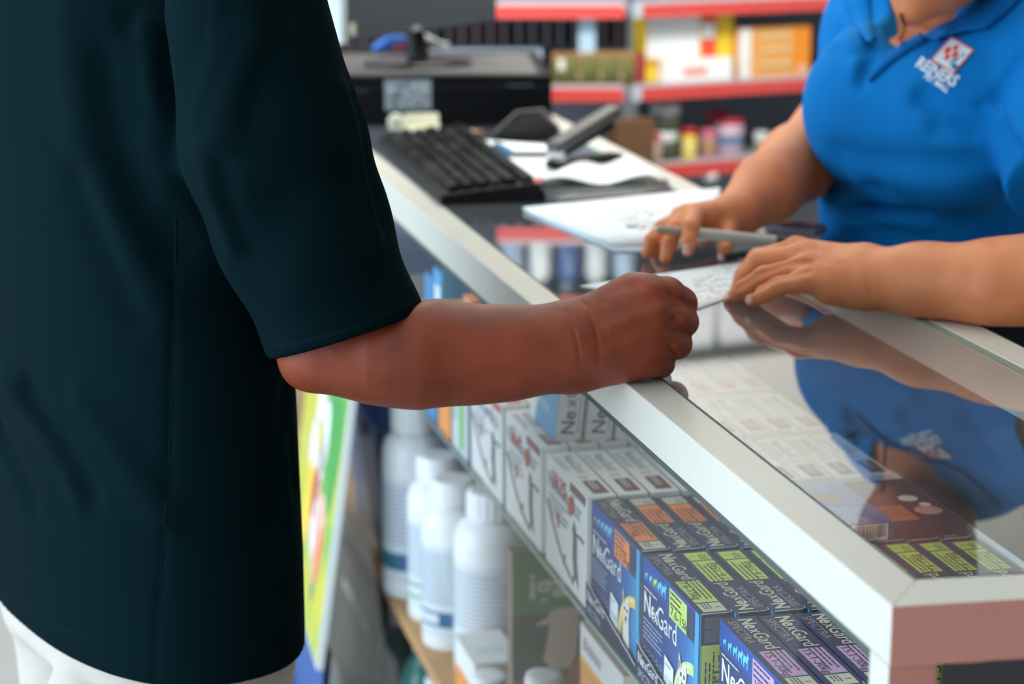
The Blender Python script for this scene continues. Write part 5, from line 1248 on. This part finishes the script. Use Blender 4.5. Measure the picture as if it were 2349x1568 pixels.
def varmL0(p):
    W = (P(1995, 634, 2.235), S(68, 2.235))
    fo = chain(p, [(P(2660, 560, 2.20), .050), (P(2420, 640, 2.155), S(102, 2.155)), (P(2280, 652, 2.165), S(94, 2.165)), (P(2120, 645, 2.195), S(78, 2.195)), W], .030)
    up = rc(p, VL_SH, P(2680, 560, 2.22), .056, .052)
    d = smin(fo, up, .03)
    def mc(a, b, ra, rb): return rc(p, V_(*a, 0, 0)[0] if len(a) == 2 else P(*a), P(*b), S(ra, 2.24), S(rb, 2.24))
    palm = None
    for a, b, ra, rb in (((1975, 610, 2.25), (1826, 570, 2.29), 46, 28), ((1972, 622, 2.24), (1842, 585, 2.262), 50, 29), ((1972, 640, 2.225), (1846, 612, 2.235), 52, 29), ((1972, 655, 2.215), (1850, 642, 2.215), 50, 27), ((1985, 668, 2.215), (1900, 668, 2.215), 40, 30)):
        e = mc(a, b, ra, rb); palm = e if palm is None else smin(palm, e, .013)
    d = smin(d, palm, .02)
    def fg(pts): return chain(p, [V_(*q) for q in pts], .004)
    pk = fg([(1850, 644, 25, 2.215), (1785, 656, 22, 2.212), (1748, 676, 20, 2.216), (1724, 687, 15.5, 2.220)])
    rg = fg([(1846, 612, 27, 2.235), (1752, 634, 24, 2.242), (1706, 662, 21, 2.252), (1674, 684, 15, 2.258)])
    md = fg([(1842, 585, 27, 2.262), (1742, 598, 25, 2.285), (1708, 636, 21, 2.285), (1690, 664, 15.5, 2.283)])
    ix = fg([(1826, 572, 26, 2.29), (1738, 592, 23, 2.33), (1705, 632, 20, 2.325), (1692, 656, 15, 2.32)])
    F = smin(smin(pk, rg, .0022), smin(md, ix, .0022), .0022)
    d = smin(d, F, .0085)
    th = fg([(1940, 640, 30, 2.29), (1860, 640, 24, 2.335), (1800, 648, 20, 2.345), (1768, 654, 15, 2.345)])
    return smin(d, th, .012)
vl_f = folds(varmL0, [([(1862, 600), (1800, 606), (1735, 632), (1690, 662)], .0028, -.0044), ([(1858, 622), (1790, 636), (1735, 664), (1700, 684)], .0028, -.0044), ([(1742, 622), (1752, 640)], .0016, -.0009), ([(1750, 620), (1760, 638)], .0014, -.0008), ([(1776, 646), (1784, 664)], .0016, -.0009),
                      ([(1985, 585), (1992, 630), (1998, 680)], .004, -.0014), ([(1850, 572), (1880, 580), (1920, 596)], .006, .0012), ([(1860, 606), (1900, 612)], .005, .0010)])
def floorz(d, p, z=1.0012): return np.maximum(d, z - p[:, 2])
def varmL(p): return floorz(disp(p, varmL0(p), vl_f, .02), p)
def varmR(p): return np.maximum(varmR0(p), 1.0014 - p[:, 2] - 10 * (p[:, 0] > .43))
lo1, hi1 = bbox([P(1655, 535, 2.26), P(1655, 706, 2.26), P(1700, 600, 2.37), P(1960, 640, 2.33), P(2400, 530, 2.16), P(2400, 780, 2.16), P(2400, 640, 2.10), P(2400, 640, 2.21)], .012)
lo2, hi2 = bbox([P(2400, 540, 2.2), P(2400, 770, 2.15), P(2750, 540, 2.25), VL_SH], .10)
lo3, hi3 = bbox([P(1465, 450, 2.46), P(1740, 620, 2.45), P(1950, 60, 2.85), P(1950, 300, 2.82), P(1900, 300, 2.72), P(1800, 480, 2.58)], .030)
lo5, hi5 = bbox([P(1880, 60, 2.75), P(2430, 60, 2.6), HC + HU * .14, P(2150, 640, 2.7), P(2150, 300, 2.9)], .20)
# the two forearm halves meet on shared cutting planes
cR_o = P(1735, 470, 2.595); cR_n = (P(1690, 492, 2.56) - P(1800, 400, 2.68)).normalized()
cL_o = P(2385, 640, 2.16); cL_n = (P(1995, 634, 2.235) - P(2120, 643, 2.195)).normalized()
flo, fhi = bbox([P(1655, 535, 2.26), P(1655, 706, 2.26), P(1990, 640, 2.24), P(1465, 450, 2.46), P(1465, 610, 2.46), P(1690, 600, 2.46), P(1690, 470, 2.56)], .012)
def vall(p): return np.minimum(np.minimum(varmL(p), varmR(p)), np.maximum(vbody(p), .955 - p[:, 2]))
clerk = sdf_obj('person', (vall, [flo[0] - .01, lo2[1], .94], [max(hi5[0], hi2[0]), hi5[1], hi5[2]], .0050), M_skt, smooth=1,
                fine=[((flo[d], fhi[d], .0021 if d < 2 else .0019),) for d in range(3)])
tag(clerk, 'person in royal blue polo shirt behind the counter, pen in hand, leaning on one forearm', 'person')
# nails
def nail(fn, x, y, ax, w, h, name='fingernail'):
    a = Vector(ax).normalized(); pix = []; k = 5
    for j in range(k + 1):
        for i in range(k + 1):
            u, v = i / k * 2 - 1, j / k * 2 - 1
            s = math.sqrt(max(0, 1 - .45 * v * v)) if v > 0 else 1 - .12 * v * v
            pix.append((x + a.x * v * h - a.y * u * w * s, y + a.y * v * h + a.x * u * w * s))
    pts, rs = march(fn, pix)
    b = MB(); b.add([q - r * .0005 for q, r in zip(pts, rs)], [(j * (k + 1) + i, j * (k + 1) + i + 1, (j + 1) * (k + 1) + i + 1, (j + 1) * (k + 1) + i) for j in range(k) for i in range(k)], M_nail, True)
    return b.build(name, clerk)
nail(varmL, 1664, 681, (-.8, .55), 6.5, 9); nail(varmL, 1716, 690, (-.85, .45), 7, 9); nail(varmR, 1574, 570, (-.1, 1), 8, 12); nail(varmR, 1655, 590, (0, 1), 8, 8)
# polo
los, his = bbox([P(1855, 0, 2.85), P(2440, 0, 2.5), P(1880, 640, 2.7), P(2440, 640, 2.5), VL_SH, VR_SH], .14); los[2] = .90
vp = sdf_obj('polo_shirt', (lambda p: np.maximum(vshirt(p), .92 - p[:, 2]), los, his, .0038), M_blue, clerk, smooth=1); vp['label'] = 'royal blue polo shirt'
M_blued = cloth('polo_blue_collar', (0, 100, 170), sheen=0, spec=.15)
def ribbon(fn, rows, m, name, parent, lift=.004, thick=.0022):
    """cloth band: rows of pixels laid on the body surface."""
    k = len(rows[0]); vs = []
    for j, row in enumerate(rows):
        pts, rs = march(fn, row); l = lift[j] if isinstance(lift, (list, tuple)) else lift
        vs += [q - r * l for q, r in zip(pts, rs)]
    b = MB(); b.add(vs, [(j * k + i, j * k + i + 1, (j + 1) * k + i + 1, (j + 1) * k + i) for j in range(len(rows) - 1) for i in range(k - 1)], m, True)
    o = b.build(name, parent); s = o.modifiers.new('thick', 'SOLIDIFY'); s.thickness = thick; s.offset = 0
    return o
ribbon(vtorso0, [dens([(2118, 80), (2150, 62), (2195, 42), (2240, 10), (2265, -40)], 4), dens([(2150, 92), (2182, 78), (2225, 62), (2280, 20), (2320, -40)], 4), dens([(2192, 62), (2235, 70), (2262, 66), (2320, 18), (2370, -40)], 4)], M_blued, 'collar', vp, lift=[.004, .012, .008])
ribbon(vtorso0, [dens([(2000, -40), (1994, 10), (2000, 60), (2012, 92)], 4), dens([(1975, -40), (1965, 10), (1975, 60), (2000, 96)], 4), dens([(1945, -40), (1938, 10), (1955, 50), (1990, 96)], 4)], M_blue, 'collar', vp, lift=[.004, .012, .007])
ribbon(vtorso0, [dens([(2112, 76), (2070, 100), (2030, 130), (1996, 172)], 5), dens([(2128, 94), (2085, 116), (2042, 146), (1992, 190)], 5)], M_blued, 'placket', vp, lift=[.0035, .003])
pts, rs = march(vtorso0, [(2073, 103), (2073, 104)])
bt = MB(); z = -rs[0]; bM = frame(pts[0] + z * .0045, RR, CU); bt.disc(bM, .0046, mat('button_blue', (30, 110, 186), .3), 18); bt.disc(bM @ Matrix.Translation((0, 0, .0006)), .0046, mat('button_blue', (30, 110, 186), .3), 18, r2=.0034)
bt.build('button', vp)
# embroidered badge, laid on the chest
def on_cloth(name, geo, m, ox, oy, ex_, ey2, lift):
    """geo: flat (verts, faces) in badge units; mapped to picture axes ex,ey at (ox,oy) and laid on the cloth."""
    vs, fs = geo
    pts, rs = march(vtorso0, [(ox + v[0] * ex_[0] + v[1] * ey2[0], oy + v[0] * ex_[1] + v[1] * ey2[1]) for v in vs])
    return [q - r * lift for q, r in zip(pts, rs)], fs
lg = MB()
def badge(vs, fs, m, lift): 
    p_, f_ = on_cloth('', (vs, fs), m, 2135, 137, (53, 32), (47, -55), lift); lg.add(p_, f_, m)
def rq(x0, x1, y0, y1, m, lift, n=3):
    vs = [(x0 + (x1 - x0) * i / n, y0 + (y1 - y0) * j / n) for j in range(n + 1) for i in range(n + 1)]
    badge(vs, [(j * (n + 1) + i, j * (n + 1) + i + 1, (j + 1) * (n + 1) + i + 1, (j + 1) * (n + 1) + i) for j in range(n) for i in range(n)], m, lift)
M_bred = mat('thread_red', (232, 74, 84), .6); M_bw = mat('thread_white', (228, 238, 244), .6); M_bo = mat('thread_orange_red', (250, 84, 44), .6); M_bn = mat('thread_slate_blue', (70, 120, 170), .6)
rq(0, 1, 0, 1, M_bred, .0026, 6); rq(.05, .95, .05, .95, M_bw, .0032, 6)
for x0, x1, y0, y1 in ((.34, .48, .66, .86), (.16, .34, .44, .66), (.34, .48, .24, .44), (.48, .66, .44, .66), (.28, .36, .36, .46), (.44, .52, .62, .70)): rq(x0, x1, y0, y1, M_bo, .0038, 2)
for x0, x1, y0, y1 in ((.74, .94, .12, .30), (.62, .68, .20, .44), (.70, .76, .34, .56), (.78, .84, .60, .74), (.72, .76, .22, .32)): rq(x0, x1, y0, y1, M_bn, .0038, 2)
def cloth_text(t, ox, oy, ex_, ey2, size, lift, bold=.03):
    vs, fs, w_ = text_geo(t, bold); k = 1 / w_
    p_, f_ = on_cloth('', ([(v[0] * k, v[1] * size) for v in vs], fs), M_bw, ox, oy, ex_, ey2, lift); lg.add(p_, f_, M_bw)
cloth_text('REINERS', 2098, 151, (90, 48), (17, -25), 1.28, .0032)
cloth_text('PET MALL', 2118, 177, (54, 36), (9, -12), 1.25, .0032)
lg.build('embroidered_badge', vp)['label'] = 'white and red square badge above white lettering'
# necklace
nk = MB(); pts, rs = march(vbody, dens([(2064, 30), (2070, 46), (2074, 62), (2070, 80), (2064, 92)], 5))
nk.tube([q - r * .0022 for q, r in zip(pts, rs)], [.0014 + .0010 * (i % 2) for i in range(len(pts))], mat('gold_chain', (176, 120, 58), .3, metal=1), 8)
nk.build('necklace', clerk)['label'] = 'thin gold chain necklace'
def vhair(p):
    cap = ell(p, HC + HU * .040 - HG * .022, (.094, .108, .118), (HS, HG, HU))
    cap = np.maximum(cap, -ell(p, HC + HG * .11 - HU * .05, (.074, .085, .105), (HS, HG, HU)))
    bun = ell(p, HC - HG * .12 + HU * .02, (.04, .04, .04), (HS, HG, HU))
    return smin(cap, bun, .01)
sdf_obj('hair', (vhair, [HC.x - .2, HC.y - .2, HC.z - .16], [HC.x + .2, HC.y + .2, HC.z + .2], .006), M_hair, clerk)
for s in (-1, 1):
    c = HC + HS * (.032 * s) + HG * .090 + HU * .006
    MB().lathe([(.001, -.006), (.007, -.003), (.0085, 0), (.007, .003), (.001, .006)], mat('eye_white', (226, 220, 214), .2), 12, tuple(c)).build('eye', clerk)
for s in (-1, 1):
    c = HC + HS * (.032 * s) + HG * .0985 + HU * .004
    MB().disc(frame(c, HS, HU), .0046, mat('iris_brown', (52, 34, 24), .2), 16).build('iris', clerk)
    MB().tube([c + HS * (.016 * i) + HU * (.020 - .004 * abs(i)) - HG * (.004 + .006 * abs(i)) for i in (-1, -.5, 0, .5, 1)], [.001, .0022, .0024, .0022, .001], M_hair, 6).build('eyebrow', clerk)
def vtrou(p):
    d = ell(p, P(2190, 820, 2.74), (.185, .150, .22), AXV)
    for s in (-1, 1):
        q = P(2190, 820, 2.74); q.z = 0
        d = smin(d, chain(p, [(q + VU * (.09 * s) + ZZ * .78, .11), (q + VU * (.10 * s) + ZZ * .42, .082), (q + VU * (.10 * s) + ZZ * .03, .06)], .03), .02)
    return np.maximum(np.maximum(d, p[:, 2] - .935), .012 - p[:, 2])
q = P(2190, 820, 2.74)
sdf_obj('trousers', (vtrou, [q.x - .30, q.y - .30, 0], [q.x + .30, q.y + .30, .96], .009), M_trou2, clerk)
# pen in her fingers and the ring
pa, pb = P(1506, 525, 2.456), P(1778, 553, 2.474)
pn = empty('marker_pen', (pa + pb) / 2, 'silver grey pen held between the clerk\'s fingers', 'pen')
dv = (pb - pa)
MB().tube([pa + dv * .30, pa + dv * 1.0], .0064, mat('pen_silver', (186, 184, 178), .4), 16).build('barrel', pn)
MB().tube([pa + dv * .0, pa + dv * .05, pa + dv * .30], [.003, .0054, .0060], mat('pen_grip', (168, 150, 128), .45, noise=.4, nscale=300), 14).build('grip', pn)
MB().tube([pa + dv * 1.0, pa + dv * 1.02, pa + dv * 1.10], [.0060, .0064, .0050], mat('pen_cap_dark', (44, 48, 52), .4), 14).build('end_cap', pn)
MB().tube([pa, pa - dv * .035], [.0024, .0008], M_steel, 8).build('tip', pn)

# ------------------------------------------------------------------ light and camera
def area(name, loc, target, sx, sy, power, color):
    l = bpy.data.lights.new(name, 'AREA'); l.shape = 'RECTANGLE'; l.size = sx; l.size_y = sy; l.energy = power; l.color = color
    o = bpy.data.objects.new(name, l); COL.objects.link(o); o.location = loc
    o.rotation_euler = (Vector(target) - Vector(loc)).to_track_quat('-Z', 'Y').to_euler(); return o
area('shop_window_daylight', (-3.7, .7, 1.40), (0, .7, 1.0), 6.5, 2.2, 330, (.70, .86, 1.04))
area('ceiling_tubes', (.6, 2.2, 2.95), (.6, 2.2, 0), 2.2, 3.0, 30, (1, .96, .88))
area('shelf_fill', (.5, 2.1, 2.3), (1.1, 3.9, .9), 1.2, .3, 42, (1, .98, .95))  # unseen fill lamp added to brighten the back shelves
area('warm_fill', (-.2, -3.7, 1.3), (0, 1, .9), 2.6, 1.8, 8, (1, .60, .48))  # added warm fill from behind the camera, without a modelled source
w = bpy.data.worlds.new('World'); SC.world = w; w.use_nodes = True
bg = w.node_tree.nodes['Background']; bg.inputs[0].default_value = (.62, .78, .9, 1); bg.inputs[1].default_value = .14
cd = bpy.data.cameras.new('Camera'); cam = bpy.data.objects.new('Camera', cd); COL.objects.link(cam)
Mc = Matrix((RR, CU, -CF)).transposed().to_4x4(); Mc.translation = CAM; cam.matrix_world = Mc
cd.sensor_fit = 'HORIZONTAL'; cd.sensor_width = 36; cd.lens = FPX / 2349 * 36; cd.clip_start = .05
cd.dof.use_dof = True; cd.dof.focus_distance = 1.86; cd.dof.aperture_fstop = cd.lens / 1000 / .016
SC.camera = cam
SC.view_settings.view_transform = 'Standard'; SC.view_settings.look = 'None'; SC.view_settings.exposure = 0.0
SC.cycles.use_denoising = True; SC.cycles.max_bounces = 10; SC.cycles.transparent_max_bounces = 16
SC.cycles.caustics_reflective = False; SC.cycles.caustics_refractive = False
